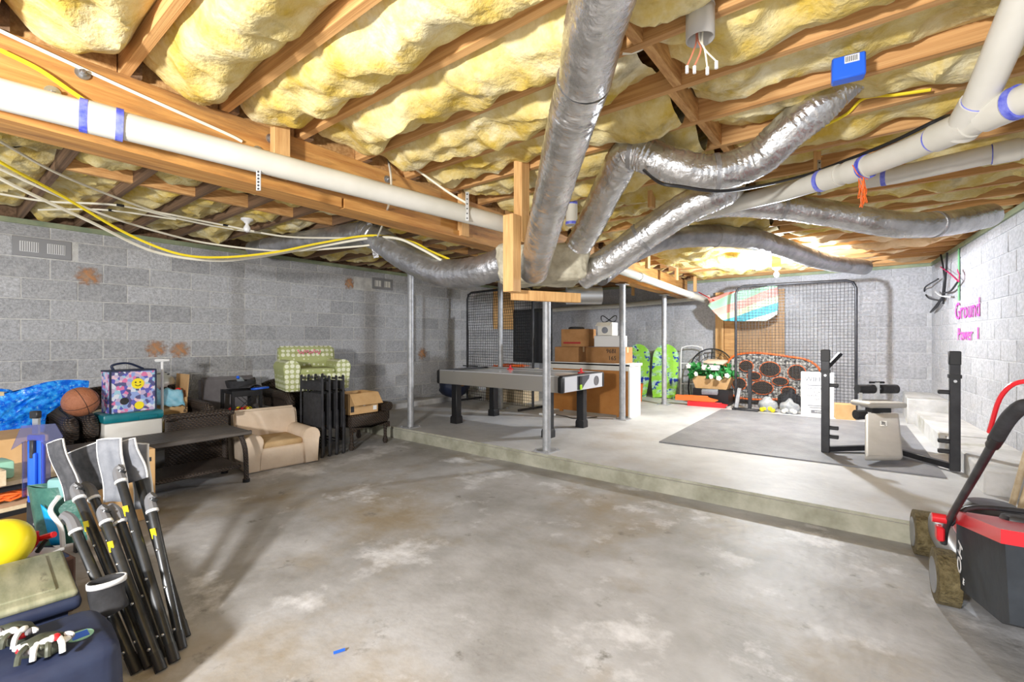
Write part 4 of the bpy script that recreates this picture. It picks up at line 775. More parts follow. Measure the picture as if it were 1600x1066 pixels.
# ---- nets on tube frames
def net_frame(label, a, e, h, top, cell, sag, mat='black', seed=0, depth=.0):
    a, e = Vector(a), Vector(e); base = (a+e)/2; t = thing('sports_net', label, 'net', base); d = (e-a); n_ = Vector((-d.y, d.x, 0)).normalized(); up = Vector((0, 0, 1))
    r = .12; path = [a, a+up*(h-r), a+up*(h-r*.3)+d.normalized()*r*.3, a+up*h+d.normalized()*r, e+up*h-d.normalized()*r, e+up*(h-r*.3)-d.normalized()*r*.3, e+up*(h-r), e]
    B().tube(path, .021, 10, cap=True).build('tube_frame', 'blackmetal', t, base)
    for p in (a, e):
        B().cyl(p-n_*.35+up*.02, p+n_*.35+up*.02, .02, 10).build('foot_bar', 'blackmetal', t, base)
    nu, nv = int(d.length/cell), int(h/cell)
    def P(u, v): return a+d*u+up*(.03+(h-.05)*v)+n_*(sag*math.sin(PI*v)*(.4+.6*math.sin(PI*u))+.03*nz(u*5, v*6, seed)+depth)
    b = B()
    def strand(pts_):
        w_ = .003
        for q in (Vector((1, 0, 0)), up):
            pass
        prev = None
        for p in pts_:
            ring = [b.bm.verts.new(p+n_*w_), b.bm.verts.new(p-n_*w_*.5+up*w_+d.normalized()*w_), b.bm.verts.new(p-n_*w_*.5-up*w_-d.normalized()*w_)]
            if prev:
                for j in range(3): b.bm.faces.new((prev[j], prev[(j+1) % 3], ring[(j+1) % 3], ring[j]))
            prev = ring
    for i in range(nu+1): strand([P(i/nu, k/14) for k in range(15)])
    for j in range(nv+1): strand([P(k/14, j/nv) for k in range(15)])
    o = b.build('netting', mat, t, base, smooth=False); o['kind'] = 'stuff'
    return t
net_frame('tall black framed batting net in front of the target sheet', (-1.81, 8.54, U), (-.17, 8.69, U), 2.06, 0, .048, .12, seed=2)
net_frame('smaller black framed net leaning behind the game table', (-6.1, 6.45, U), (-4.42, 6.25, U), 2.05, 0, .05, .08, seed=5)
M('screen', (.03, .03, .034), None, rough=.8, alpha=.75)
o = B().grid(lambda u, v: Vector((-5.15+.85*u, 6.66+.03*math.sin(u*6), U+.75+.95*v)), 8, 8).build('mesh_screen', 'screen', None, (-4.7, 6.42, U), thick=.006); o.location = (-4.7, 6.42, U); tag(o, 'dark mesh panel hung on the smaller net', 'screen')
bg = thing('stuffed_sack', 'dark stuffed sack lying beside the smaller net', 'bag', (-6.0, 6.0, U+.09), .3); b = B().ball((0, 0, .24), .27, (1, 1.2, .85), 24)
for v in b.bm.verts: v.co += v.co.normalized()*.05*fbm(v.co.x*6, v.co.y*6, v.co.z*6)
b.build('sack_body', 'navy', bg); B().ball((.2, -.12, .3), .12, (.6, 1, .7)).build('brown_bundle', 'card_dark', bg)
b = carton('pale wooden crate with orange netting behind the smaller net', (-5.4, 6.95, U), (.9, .5, .62), 0, mat='particle', tape=False, name='wooden_crate'); P = [Vector((-.4+.8*random.random(), -.2+.4*random.random(), .63+.06*random.random())) for k in range(40)]; B().tube(P, .007, 5, smooth=3).build('orange_netting', 'orange', b)
# boards fixed to the left/back corner
for px, py, lb, mt, Y in ((783, 485, 'yellow plywood board fixed on the wall behind the small net', 'lumber', 9.42),):
    a = WX(771, 514, XL+.03); e = WX(803, 455, XL+.03); o = B().box((0, 0, 0), (.02, abs(e.y-a.y), abs(e.z-a.z)), 0, .003).build('plywood_board', mt); o.location = (a+e)/2; tag(o, lb, 'board')
# ---- white-topped counter with boxes
M('counter_panel', (.42, .16, .03), (.52, .22, .05), 3, .55)
dk = thing('counter_desk', 'counter with white top and orange brown front panel', 'desk', (-3.46, 6.58, U)); B().box((0, -.19, .36), (1.3, .02, .66)).build('front_panel', 'counter_panel', dk)
for s in (-1, 1): B().box((s*.67, 0, .38), (.025, .4, .76)).build('side_panel', 'offwhite', dk)
B().box((0, 0, .78), (1.4, .46, .04), 0, .004).build('top', 'white', dk); B().box((0, -.215, .74), (1.38, .03, .09)).build('fascia', 'offwhite', dk)
for x in (-.5, .5): B().box((x, -.18, .02), (.06, .03, .06)).build('foot', 'counter_panel', dk)
zt = U+.8
carton('flat brown taped carton at the wall end of the counter', (-3.87, 6.57, zt), (.44, .34, .24), .02, 'card_dark')
b = carton('brown carton with handwritten numbers on the counter', (-3.2, 6.57, zt), (.62, .34, .24), -.02, 'card_dark'); text('96BI', .09, 'black_matte', b, (.12, -.1725, .18), (RAD(90), 0, 0), 'handwriting'); text('165', .09, 'black_matte', b, (.14, -.1725, .075), (RAD(90), 0, 0), 'handwriting')
b = carton('tall brown carton stacked on the flat one', (-3.74, 6.57, zt+.245), (.48, .3, .28), .1, 'card_dark', tape=False); B().box((-.05, -.151, .06), (.3, .002, .03)).build('red_print', 'darkred', b)
carton('long white carton stacked on the numbered one', (-3.17, 6.56, zt+.245), (.42, .28, .17), 0, 'white', tape=False, name='white_carton')
b = carton('small white and brown carton topping the counter stack', (-3.22, 6.56, zt+.42), (.24, .24, .2), .1, 'offwhite', tape=False, flaps=(('y', -1, .5),)); B().cyl((0, -.121, .08), (0, -.124, .08), .05, 16).build('round_print', 'camp_grey', b)
o = B().tube([Vector((.13*math.cos(a), .05*math.sin(a), .1+.05*math.sin(a*2))) for a in [2*PI*k/24 for k in range(25)]], .008, 6).build('cable_loop', 'black'); o.location = (-3.2, 6.56, zt+.578); tag(o, 'black cable loop lying on the topmost small carton', 'cable')
o = B().lathe([(.13, 0), (.13, .02), (.1, .035), (.0, .035)], n=20).build('round_hat', 'black_matte'); o.location = (-3.78, 6.57, zt+.53); tag(o, 'black round disc resting on the tall carton', 'disc')
# ---- body boards
M('boardgreen', (.35, .8, .06), (.45, .9, .12), 4, .4); mixlayer(MATS['boardgreen'], (.6, .88, .8), 3.5, .48, .6, 6, (1, 1, 2)); mixlayer(MATS['boardgreen'], (.02, .05, .5), 5, .545, .575, 6, (1, 1, 1.4))
def bodyboard(x, y, label, rz):
    t = thing('body_board', label, 'body board', (x, y, U), rot=(RAD(-9), 0, rz)); poly = []
    for k in range(25):
        a = PI*k/24; poly.append((.25*math.cos(a)**1 if abs(math.cos(a)) > .0 else 0, .8+.28*math.sin(a)))
    poly = [(.21, 0), (.255, .35)]+poly+[(-.255, .35), (-.21, 0), (0, .03)]
    b = B().prism(poly, (0, 0, 0), (1, 0, 0), (0, 0, 1), (0, 1, 0), .055); bmesh.ops.bevel(b.bm, geom=[e for e in b.bm.edges if e.calc_face_angle(0) > 1.2], offset=.012, segments=2, affect='EDGES'); b.build('deck', 'boardgreen', t)
    B().cyl((0, -.004, .95), (0, .0, .95), .02, 12).build('leash_plug', 'navy', t)
bodyboard(-3.8, 8.98, 'lime green body board with blue splashes nearest the counter', 0); bodyboard(-3.22, 9.0, 'lime green body board with blue splashes behind the slim post', .05)
ob2 = thing('orange_bucket', 'orange plastic bucket between counter and body boards', 'bucket', (-3.5, 8.3, U)); B().lathe([(.11, 0), (.14, .32), (.148, .33), (.135, .32), (.105, .02), (.0, .02)], n=22).build('pail', 'orange', ob2); B().box((.0, -.135, .2), (.12, .01, .08)).build('white_label', 'white', ob2)
wf = thing('white_tube_chair', 'folded white tube frame leaning by the body boards', 'folding chair', (-2.72, 9.16, U), rot=(RAD(-8), 0, .3))
for s in (-1, 1): B().tube([(s*.2, 0, 0), (s*.2, 0, .9), (s*.14, 0, 1.02), (0, 0, 1.05)], .013, 8, smooth=4).build('tube_side', 'white', wf)
[B().cyl((-.2, 0, z), (.2, 0, z), .01, 8).build('crossbar', 'white', wf) for z in (.3, .7)]
# ---- fan, plant basket and clutter
fn = thing('floor_fan', 'round black wire floor fan leaning behind the plant basket', 'fan', (-2.38, 9.22, U+.62), rot=(RAD(-12), 0, .1))
for r in (.37, .3, .22, .14, .07): B().tube([Vector((r*math.cos(a), -.02 if r < .36 else 0, r*math.sin(a))) for a in [2*PI*k/40 for k in range(41)]], .012 if r > .36 else .004, 6, cap=False).build('ring', 'black', fn)
for k in range(12): a = 2*PI*k/12; B().cyl((.05*math.cos(a), -.03, .05*math.sin(a)), (.37*math.cos(a), 0, .37*math.sin(a)), .004 if k % 3 else .012, 6).build('spoke', 'black', fn)
B().lathe([(.07, 0), (.07, .1)], (0, .05, 0), 18, Matrix.Rotation(PI/2, 4, 'X')).build('motor', 'black', fn)
for s in (-1, 1): B().tube([(s*.38, 0, 0), (s*.4, 0, -.4), (s*.36, -.05, -.6)], .014, 8).build('stand_leg', 'black', fn)
M('leaf', (.02, .2, .04), (.06, .36, .09), 10, .5); M('petal', (.85, .8, .72), None, rough=.6)
pbk = thing('flower_basket', 'brown basket of artificial ivy with white flowers', 'plant', (-2.24, 8.76, U+.283)); B().prism([(-.26, 0), (.26, 0), (.34, .22), (-.34, .22)], (0, -.13, .0), (1, 0, 0), (0, 0, 1), (0, 1, 0), .28).build('basket', 'card', pbk)
rnd = random.Random(4)
lm = []
for k in range(3):
    b = B().grid(lambda u, v: Vector(((u-.5)*.09*math.sin(PI*min(.97, v+.08))**.7, .012*math.cos(u*6), v*.1)), 4, 5); lm.append(b.mesh('leaf', 'leaf'))
for k in range(150): inst('leaf', lm[k % 3], pbk, (rnd.uniform(-.37, .37), rnd.uniform(-.19, .16), .17+rnd.random()*.25*(1-.3*rnd.random())), (rnd.uniform(-1.4, 1.4), rnd.uniform(-1.3, 1.3), rnd.uniform(0, 6.3)))
fm = B(); [fm.ball((.025*math.cos(a), .025*math.sin(a), 0), .022, (1, 1, .5), 8) for a in [2*PI*k/5 for k in range(5)]]; fm = fm.mesh('flower', 'petal')
for k in range(6): inst('flower', fm, pbk, (-.36+.13*k, -.2-.03*rnd.random(), .16+.24*rnd.random()), (1.2, rnd.random(), rnd.random()))
bkx = carton('dark plastic box under the flower basket', (-2.24, 8.78, U), (.6, .36, .28), 0, 'black', tape=False, name='plastic_box')
for lb, c, sz, rz, mt, nm in (('white paper stack lying over the ivy', (-2.25, 8.68, U+.66), (.3, .16, .07), .1, 'white', 'paper_stack'), ('open pink and green magazine on the basket', (-2.2, 8.8, U+.76), (.36, .22, .04), -.2, 'beige_cloth', 'magazine'), ('grey tool case leaning by the orange toy', (-2.2, 8.42, U+.25), (.26, .1, .08), .1, 'camp_grey', 'tool_case')):
    o = B().box((0, 0, 0), sz, Matrix.Rotation(.2, 4, 'X') @ Matrix.Rotation(rz, 4, 'Z'), .012, 2).build(nm, mt); o.location = c; tag(o, lb, nm.replace('_', ' '))
ot2 = thing('orange_toy', 'long orange plastic toy slide lying on the red one', 'toy', (-2.42, 8.38, U+.083), .12); B().prism([(-.34, 0), (.3, 0), (.36, .03), (.2, .07), (-.34, .09)], (0, -.05, 0), (1, 0, 0), (0, 0, 1), (0, 1, 0), .1).build('body', 'orange', ot2); B().box((0, 0, .08), (.4, .03, .03), 0, .008).build('rib', 'orange', ot2)
rt2 = thing('red_toy', 'red plastic toy lying on the slab under orange one', 'toy', (-2.24, 8.36, U), .05); B().prism([(-.3, 0), (.3, 0), (.34, .05), (.1, .08), (-.3, .075)], (0, -.07, 0), (1, 0, 0), (0, 0, 1), (0, 1, 0), .14).build('body', 'red', rt2); B().box((.1, 0, .06), (.3, .05, .04), 0, .008).build('rib', 'red', rt2)
pm = thing('tire_pump', 'black upright floor pump beside the wooden jamb', 'pump', (-2.0, 9.12, U)); B().box((0, 0, .012), (.22, .1, .024), 0, .008).build('foot_plate', 'blackmetal', pm); B().cyl((0, 0, .02), (0, 0, .5), .03, 14).build('barrel', 'blackmetal', pm); B().cyl((0, 0, .5), (0, 0, .58), .008, 8).build('rod', 'zinc', pm); B().cyl((-.13, 0, .58), (.13, 0, .58), .018, 10).build('handle', 'black', pm)
# ---- wood and cloth on the back wall
for lb, pxs, z0, z1, mt, yy in (('yellow timber jamb standing against the back wall', (1118, 1131), .16, 2.2, 'lumber', 9.38), ('brown timber board beside the jamb', (1132, 1150), .16, 2.1, 'joist', 9.4)):
    a, e = WY(pxs[0], 500, yy), WY(pxs[1], 500, yy); o = B().box((0, 0, (z1-z0)/2), (e.x-a.x, .04, z1-z0), 0, .004).build('timber_board', mt); o.location = ((a.x+e.x)/2, yy, z0); tag(o, lb, 'board')
a, e = WY(1150, 500, 9.42), WY(1226, 500, 9.42); M('plysheet', (.42, .25, .12), (.52, .33, .18), 3, .7, st=(5, 1, .6)); o = B().box((0, 0, .85), (e.x-a.x, .02, 1.7), 0, .002).build('plywood_sheet', 'plysheet'); o.location = ((a.x+e.x)/2, 9.42, .5); tag(o, 'brown plywood sheet behind the batting net', 'board')
m = M('hammock', (.3, .6, .6), None, rough=.85); n = m.node_tree.nodes; tc = n.new('ShaderNodeTexCoord'); sx = n.new('ShaderNodeSeparateXYZ'); r = n.new('ShaderNodeValToRGB'); mr = n.new('ShaderNodeMath'); mr.operation = 'FRACT'; ml = n.new('ShaderNodeMath'); ml.operation = 'MULTIPLY'; ml.inputs[1].default_value = 1.25
ad = n.new('ShaderNodeMath'); ad.operation = 'MULTIPLY_ADD'; ad.inputs[1].default_value = -.34; L = m.node_tree.links; L.new(tc.outputs['Object'], sx.inputs[0]); L.new(sx.outputs['X'], ad.inputs[0]); L.new(sx.outputs['Z'], ad.inputs[2]); L.new(ad.outputs[0], ml.inputs[0]); L.new(ml.outputs[0], mr.inputs[0]); L.new(mr.outputs[0], r.inputs[0]); L.new(r.outputs[0], n['Principled BSDF'].inputs['Base Color'])
r.color_ramp.interpolation = 'CONSTANT'; r.color_ramp.elements[0].color = (.4, .7, .5, 1); r.color_ramp.elements[1].position = .2; r.color_ramp.elements[1].color = (.85, .3, .25, 1)
for ps_, cl_ in ((.36, (.75, .85, .75)), (.5, (.12, .5, .65)), (.68, (.7, .85, .55)), (.82, (.85, .4, .35))): e_ = r.color_ramp.elements.new(ps_); e_.color = (*cl_, 1)
hk = WY(1150, 470, 8.75); 
def hf(u, v):
    top = 462-16*u+22*max(0, .25-u); bot = 500+2*math.sin(u*3)-34*max(0, .22-u)*3-20*max(0, u-.85)*3; p = WY(1106+108*u, top+(bot-top)*v, 8.86); p.y += .05*math.sin(u*13+v*3)+.06*math.sin(v*PI); return p
o = B().grid(hf, 30, 14).build('striped_hammock', 'hammock', None, hk, thick=.012); o.location = hk; tag(o, 'striped red blue green hammock cloth draped over net top', 'hammock')
cable('red cord tied to the gathered end of the striped cloth', [WY(1092, 457, 9.2), WY(1105, 464, 9.0), WY(1116, 470, 8.9)], .008, 'red', name='cord', cat='cord')
# ---- target sheet
ts = thing('target_sheet', 'camouflage throwing target sheet with orange rimmed holes', 'target', WY(1210, 590, 9.05)); c0 = WY(1210, 590, 9.05)
M('camo', (.04, .04, .045), (.55, .54, .5), 22, .8, detail=6, lo=.42, hi=.58); MATS['camo'].node_tree.nodes
poly = [(1133, 606), (1131, 585), (1140, 562), (1158, 553), (1190, 552), (1230, 557), (1262, 563), (1281, 578), (1284, 600), (1278, 622), (1230, 624), (1180, 624), (1150, 620)]
PW = [WY(x, y, 9.05) for x, y in poly]; b = B(); va = [b.bm.verts.new(p) for p in PW]; vb = [b.bm.verts.new(p+Vector((0, .02, 0))) for p in PW]; b.bm.faces.new(va); b.bm.faces.new(vb[::-1]); k_ = len(PW)
for i in range(k_): b.bm.faces.new((va[i], va[(i+1) % k_], vb[(i+1) % k_], vb[i]))
b.build('sheet', 'camo', ts, c0); B().tube(PW+[PW[0]], .018, 8, smooth=4, cap=False).build('orange_rim', 'orange', ts, c0)
for px, py, rx, ry in ((1166, 572, 9, 8), (1203, 577, 13, 11), (1245, 582, 11, 11), (1178, 588, 9, 6), (1219, 596, 10, 6), (1191, 606, 14, 10), (1155, 600, 9, 9), (1232, 612, 9, 7)):
    p = WY(px, py, 9.03); k = 9.05/(FV.y+(px-800)/FPX*RV.y)/FPX
    ring = [p+Vector((rx*k*math.cos(a)*1.05, 0, ry*k*math.sin(a))) for a in [2*PI*j/20 for j in range(21)]]
    h_ = B().tube(ring, .013, 6, cap=False).build('hole_rim', 'orange', ts, c0); B().prism([((q-p).x, (q-p).z) for q in ring[:-1]], p, (1, 0, 0), (0, 0, 1), (0, -1, 0), .012).build('hole_pocket', 'wicker', h_, c0)
# ---- bags, sign box, small carton in front of the net
M('plasticbag', (.42, .44, .46), (.6, .62, .63), 12, .25, trans=.35, bump=.5, bscale=12)
def sack(px, py, r, label, mat, fill=None, nm='plastic_bag', sc=(1.15, .8, 1), yy=8.36):
    p = WY(px, py, yy); p.z = U; t = thing(nm, label, 'bag', p); b = B().ball((0, 0, r*.8), r, sc, 24)
    for v in b.bm.verts:
        v.co += v.co.normalized()*r*.28*fbm(v.co.x*7+px, v.co.y*7, v.co.z*7); v.co.z = max(.002, v.co.z)
        if v.co.z > r*1.35: v.co.x *= .6; v.co.z += .05*r
    b.build('bag_skin', mat, t)
    if fill:
        for k in range(6): B().ball((r*.6*math.cos(k*1.05), -r*.45+r*.2*math.sin(k*2), r*(.3+.1*(k % 3))), r*.3, n=10).build('bag_content', fill, t)
    return t
sack(1200, 634, .125, 'clear plastic bag of yellow things before the target', 'plasticbag', 'yellow'); sack(1234, 641, .12, 'white plastic bag slumped against the sign box', 'plasticbag', 'offwhite'); sack(1234, 637, .18, 'dark backpack with orange strap between two plastic bags', 'black_matte', None, 'backpack', (1, .7, 1.1), 8.82)
sgn = carton('tall white printed carton for plastic bats behind the rack upright', (WY(1277, 600, 8.42).x, 8.42, U), (.42, .12, .66), RAD(4), 'white', tape=False, name='white_carton')
M('printgrey', (.18, .18, .2), None, rough=.7)
for s_, sz, z in (('WIFFLE', .1, .55), ('PLASTIC BALL', .045, .41), ('FOR', .045, .355), ('PLASTIC BAT', .045, .3), ('SET', .045, .245)): text(s_, sz, 'printgrey', sgn, (0, -.0615, z), (RAD(90), 0, 0))
[B().box((0, -.0605, z), (wd, .001, .012)).build('printed_line', 'printgrey', sgn) for z, wd in ((.46, .26), (.15, .24), (.12, .2))]; B().box((.02, -.0605, .06), (.2, .001, .05)).build('logo_frame', 'printgrey', sgn); text('WIFFLE', .035, 'white', sgn, (.02, -.0622, .06), (RAD(90), 0, 0))
p = WY(1320, 600, 8.3); carton('small plain carton on the mat behind the rack', (p.x, p.y, U), (.24, .2, .22), RAD(8), 'card', tape=False)
o = B().tube([(0, 0, 0), (0, .05, .35), (0, .1, .7)], lambda t: .03-.014*t, 12).build('plastic_bat', 'yellow'); p = W(1291, 634, U); o.location = (p.x, p.y, U+.02); tag(o, 'yellow plastic bat leaning behind the rack upright', 'bat')
# ---- black pull-up stand foot near the net
st2 = thing('black_stand', 'short black tube stand with flat foot at the net corner', 'stand', (-1.592, 8.26, U)); B().box((0, 0, .02), (.36, .1, .04), 0, .006).build('foot', 'blackmetal', st2); B().box((.05, 0, .35), (.05, .05, .66), 0, .006).build('upright', 'blackmetal', st2); B().bar((-.15, 0, .04), (-.1, 0, .36), .05, .05).build('brace', 'steel', st2)
# ---- mats, rack, bench
m = M('rubber', (.2, .2, .215), (.28, .28, .3), 3, .5); n = m.node_tree.nodes; L = m.node_tree.links; ck = n.new('ShaderNodeTexChecker'); ck.inputs['Scale'].default_value = 20; tc = n.new('ShaderNodeTexCoord'); L.new(tc.outputs['Object'], ck.inputs[0]); bp = n.new('ShaderNodeBump'); bp.inputs['Strength'].default_value = .7; bp.inputs['Distance'].default_value = .006; L.new(ck.outputs[1], bp.inputs['Height']); L.new(bp.outputs[0], n['Principled BSDF'].inputs['Normal'])
o = B().prism([(-1.87, 5.09), (.5, 5.22), (.38, 8.05), (-1.94, 8.12)], (0, 0, U+.001), (1, 0, 0), (0, 1, 0), (0, 0, 1), .012).build('rubber_mat', 'rubber', None, (-.7, 6.6, U)); o.location = (-.7, 6.6, U); tag(o, 'large grey diamond tread rubber mat under the weight bench', 'mat')
rk = thing('squat_rack', 'black two post squat rack joined by angled base bars', 'squat rack', (.1, 5.6, U+.013))
M('rackblack', (.018, .018, .022), (.035, .035, .04), 9, .4, .2)
for s, x, y in ((-1, -.46, .06), (1, .48, -.06)):
    B().box((x, y, .52), (.07, .075, 1.04), 0, .004).build('upright', 'rackblack', rk); B().box((x, y, .98), (.078, .083, .12), 0, .006).build('top_sleeve', 'black', rk)
    B().box((x, y, .82), (.085, .09, .03)).build('collar', 'black', rk); 
    for z in (.68, .25, .16): B().box((x-s*.07, y, z), (.08, .05, .035), 0, .006).build('hook', 'black', rk)
    B().cyl((x, y-.05, .78), (x, y+.05, .78), .012, 10).build('pin', 'zinc', rk)
    B().bar((x, y, .03), (s*.06, .34, .05), .05, .05, bev=.004).build('base_bar', 'rackblack', rk)
B().bar((-.46, .08, .84), (-.34, .16, 1.0), .035, .035).build('bar_catch', 'rackblack', rk)
M('padgrey', (.42, .39, .35), (.5, .47, .43), 3, .5)
bn = thing('weight_bench', 'grey padded decline weight bench with black foam rollers', 'weight bench', (0, 0, 0))
a = D(1381, 718, 4.2); e = D(1378, 648, 4.78); ax = (e-a); n_ = RV.cross(ax).normalized()*1
c = (a+e)/2; zz = ax.normalized(); xx = RV; yy = zz.cross(xx); rotm = Matrix((xx, yy, zz)).transposed().to_4x4()
B().box(c, (.345, .07, ax.length), rotm, .03, 3).build('back_pad', 'padgrey', bn); nr = yy if yy.dot(FV) < 0 else -yy
sp_ = a+ax*.72+nr*.0365; B().box(sp_, (.07, .003, .1), rotm).build('number_sticker', 'offwhite', bn)
tx = text('208', .048, 'black', bn, sp_+nr*.0025, (0, 0, 0), 'lettering', .0006); tx.rotation_euler = Matrix((zz, nr.cross(zz), nr)).transposed().to_euler()
p = D(1372, 631, 4.95); B().box(p, (.4, .3, .06), YAW, .028, 3).build('seat_pad', 'padgrey', bn); q = p.copy(); B().box(p-Vector((0, 0, .06)), (.2, .1, .06), YAW).build('seat_bracket', 'black', bn)
for px in (1352, 1388): p = D(px, 608, 5.1); B().cyl(p-RV*.09, p+RV*.09, .05, 16).build('foam_roller', 'black_matte', bn)
p = D(1370, 608, 5.1); B().cyl(p-RV*.2, p+RV*.2, .012, 8).build('roller_bar', 'steel', bn); B().bar((p.x, p.y, .5), (p.x, p.y, .82), .05, .05).build('roller_post', 'steel', bn); B().cyl(Vector((p.x, p.y, .82))-RV*.08, Vector((p.x, p.y, .82))+RV*.08, .012, 8).build('top_bar', 'black', bn)
p2 = D(1344, 648, 4.9); B().cyl(p2-RV*.05, p2+RV*.05, .05, 14).build('lower_roller', 'black_matte', bn); B().bar(p2, D(1345, 615, 5.05), .03, .03).build('roller_arm', 'steel', bn)
B().bar((p.x, p.y, .5), D(1378, 680, 4.6)+FV*.08, .05, .06).build('spine', 'rackblack', bn)
for dx in (-.15, .15): f0 = W(1372, 668, U)+RV*dx; B().bar((f0.x, f0.y, U+.035), (p.x, p.y, .52), .04, .04).build('leg', 'rackblack', bn)
# ---- corner cables, ribbon, spray marks
def onwall(px, py, off=.02):
    d_ = D(px, py, 1.0)-Vector((0, 0, HC)); o_ = Vector((0, 0, HC)); t_ = (wr1+nin*off-o_).dot(nin)/d_.dot(nin); return o_+d_*t_
rw = math.atan2((wr0-wr1).y, (wr0-wr1).x); wx = (wr0-wr1).normalized(); nin = Vector((-1, -.083, 0)).normalized()
def corner(px, py):
    a_, b_ = WY(px, py, YB-.08), onwall(px, py, .06); return a_ if a_.dot(FV) < b_.dot(FV) else b_
cw = thing('cable_bundle', 'black cables hanging in the wall corner tied with white ribbon', 'cable', corner(1468, 440)); c0 = corner(1468, 440)
for P in ([(1470, 398), (1475, 430), (1472, 470)], [(1480, 395), (1478, 430), (1474, 475)], [(1466, 436), (1445, 450), (1450, 465), (1468, 470)], [(1474, 462), (1462, 478), (1454, 488), (1464, 480), (1472, 466)], [(1474, 458), (1485, 455), (1497, 440)]):
    B().tube([corner(x, y) for x, y in P], .011, 6, smooth=6).build('cable_strand', 'black', cw, c0)
B().tube([corner(x, y) for x, y in ((1462, 456), (1470, 462), (1484, 464))], .012, 6, smooth=4).build('white_tie', 'white', cw, c0)
M('pinkspray', (.9, .1, .55), None, rough=.7); M('pinkribbon', (.85, .02, .2), None, rough=.5); M('greenspray', (.2, .5, .25), None, rough=.8)
rb = thing('pink_ribbon', 'bright pink ribbon strung from the corner cables', 'ribbon', corner(1490, 430)); c0 = corner(1490, 430); B().tube([corner(1470, 417), corner(1485, 428), corner(1498, 440)], .012, 6, flat=.3, smooth=4).build('ribbon_strip', 'pinkribbon', rb, c0); B().tube([corner(1498, 440), corner(1499, 430), corner(1496, 422)], .016, 6, flat=.3).build('ribbon_tail', 'pinkribbon', rb, c0)
def wtext(s_, px, py, size, sx=1): p = onwall(px, py); return text(s_, size, 'pinkspray', wall_right, p, (RAD(90), 0, rw), 'spray_lettering', .0012, sx=sx)
wtext('Ground', 1510, 485, .3, 1.1); wtext('Power', 1507, 523, .22, 1.1); a = onwall(1528, 530); B().bar(a, a+Vector((0, 0, .13)), .025, .006, up=nin).build('spray_stroke', 'pinkspray', wall_right)
a, e = onwall(1498, 385), onwall(1503, 468); B().bar(a, Vector((a.x, a.y, e.z)), .06, .006, up=nin).build('spray_line', 'greenspray', wall_right)
# ================================================================ MOWER
M('mud', (.1, .075, .03), (.2, .16, .08), 30, .95, bump=1, bscale=50); M('bagcloth', (.008, .012, .018), (.02, .028, .04), 4, .6, bump=.35, bscale=5); M('deckgrey', (.22, .22, .23), None, rough=.4); M('mowerred', (.72, .02, .03), None, rough=.3)
mw = thing('lawn_mower', 'red push lawn mower with black grass bag and mud caked wheels', 'lawn mower', (.52, 3.1, 0), RAD(4))
for s, y in ((-1, .0), (1, .0), (-1, .62), (1, .62)):
    o = B().lathe([(.115, -.045), (.13, -.04), (.13, .04), (.115, .045)], (s*.23, y, .13), 24, Matrix.Rotation(PI/2, 4, 'Y')).build('wheel', 'mud', mw); B().lathe([(.085, -.048), (.085, .048)], (s*.23, y, .13), 18, Matrix.Rotation(PI/2, 4, 'Y')).build('hub', 'deckgrey', o)
b = B().box((0, .3, .2), (.44, .7, .14), 0, .05, 3); b.build('deck', 'deckgrey', mw); B().box((0, .32, .3), (.3, .34, .12), 0, .05, 3).build('engine_cover', 'mowerred', mw); B().lathe([(.12, 0), (.12, .05), (.09, .08), (0, .085)], (0, .33, .36), 20).build('engine', 'blackmetal', mw)
B().prism([(-.05, .12), (-.05, .42), (-.75, .585), (-.8, .32), (-.72, .28)], (-.2, 0, 0), (0, 1, 0), (0, 0, 1), (1, 0, 0), .44).build('grass_bag', 'bagcloth', mw)
b = B().prism([(-.03, .415), (-.03, .455), (-.1, .49), (-.77, .63), (-.77, .58)], (-.215, 0, 0), (0, 1, 0), (0, 0, 1), (1, 0, 0), .47); b.build('bag_lid', 'mowerred', mw)
B().box((.0, -.2, .51), (.16, .14, .05), Matrix.Rotation(-.2, 4, 'X'), .02, 2).build('bag_handle', 'black', mw)
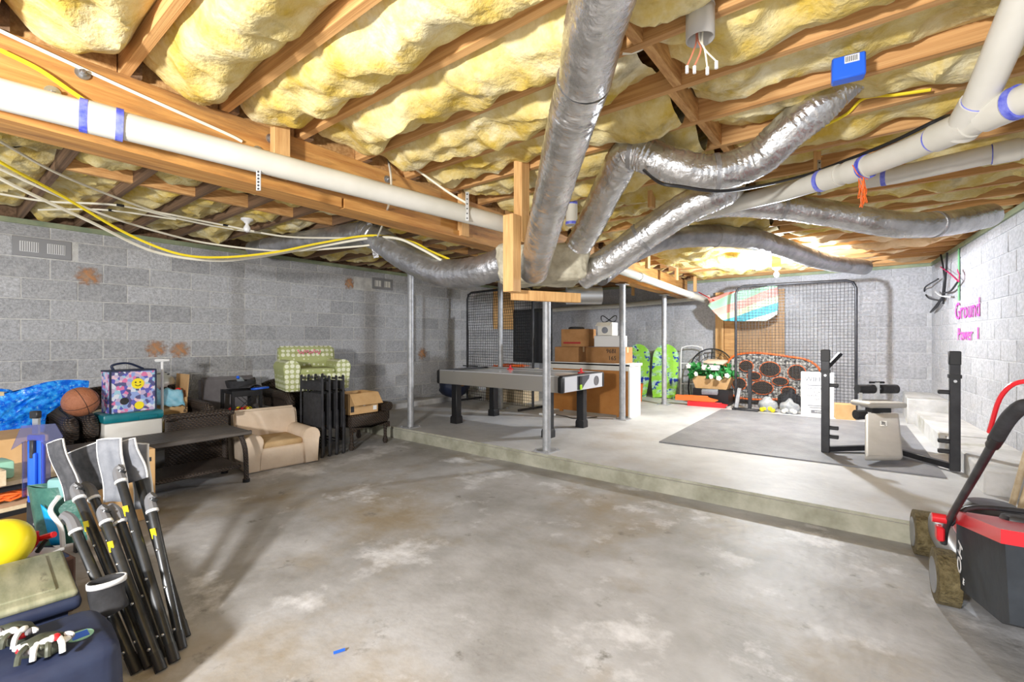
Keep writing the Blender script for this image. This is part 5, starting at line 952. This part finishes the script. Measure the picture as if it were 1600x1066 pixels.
text('OH', .1, 'white', mw, (-.203, -.13, .28), (RAD(90), RAD(-78), RAD(-90)), 'lettering', .001)
text('TM', .025, 'white', mw, (-.203, -.2, .2), (RAD(90), RAD(-78), RAD(-90)), 'lettering', .001)
for s in (-1, 1):
    B().tube([(s*.24, -.02, .3), (s*.24, -.1, .42), (s*.235, -.55, .76), (s*.235, -.78, .93)], .014, 10, smooth=5).build('handle_tube', 'blackmetal', mw)
    B().box((s*.26, -.06, .36), (.03, .06, .07), 0, .008).build('bracket', 'mowerred', mw); B().cyl((s*.25, -.13, .45), (s*.3, -.13, .45), .022, 10).build('wing_knob', 'mowerred', mw)
    B().cyl((s*.235, -.77, .92), (s*.235, -.83, .96), .02, 10).build('clamp', 'black', mw)
B().tube([(-.235, -.8, .945), (-.235, -.98, 1.06), (-.2, -1.06, 1.1), (0, -1.09, 1.115), (.2, -1.06, 1.1), (.235, -.98, 1.06), (.235, -.8, .945)], .021, 12, smooth=6).build('foam_grip', 'black_matte', mw)
B().tube([(-.25, -.8, .97), (-.25, -.95, 1.12), (-.2, -1.03, 1.17), (0, -1.05, 1.18), (.2, -1.03, 1.17), (.25, -.95, 1.12), (.25, -.8, .97)], .007, 8, smooth=6).build('bail_bar', 'mowerred', mw)
B().tube([(-.23, -.1, .42), (-.15, -.14, .53), (.15, -.14, .53), (.23, -.1, .42)], .011, 8, smooth=5).build('cross_tube', 'blackmetal', mw)
# bamboo stakes leaning on the footing
for k in range(3):
    a = D(1577+13*k, 778+6*k, 3.02-.05*k); a.z = U+.004 if a.z < U+.3 else a.z; e = D(1606+16*k, 700, 2.95); o = B().tube([a, e], .017-.003*(k % 2), 10).build('wooden_stake', 'particle', None, a); o.location = a
    tag(o, ('wooden stake with dark edge leaning on the footing end', 'middle wooden stake of the leaning bundle', 'wooden stake nearest the mower bag')[k], 'stake', 'stakes leaning on the footing')
o = B().tube([(0, 0, .004), (.02, .04, .006)], .006, 6).build('pen_cap', 'blue'); o.location = W(521, 1022, .003); tag(o, 'small blue plastic bit lying on the bare floor', 'scrap')
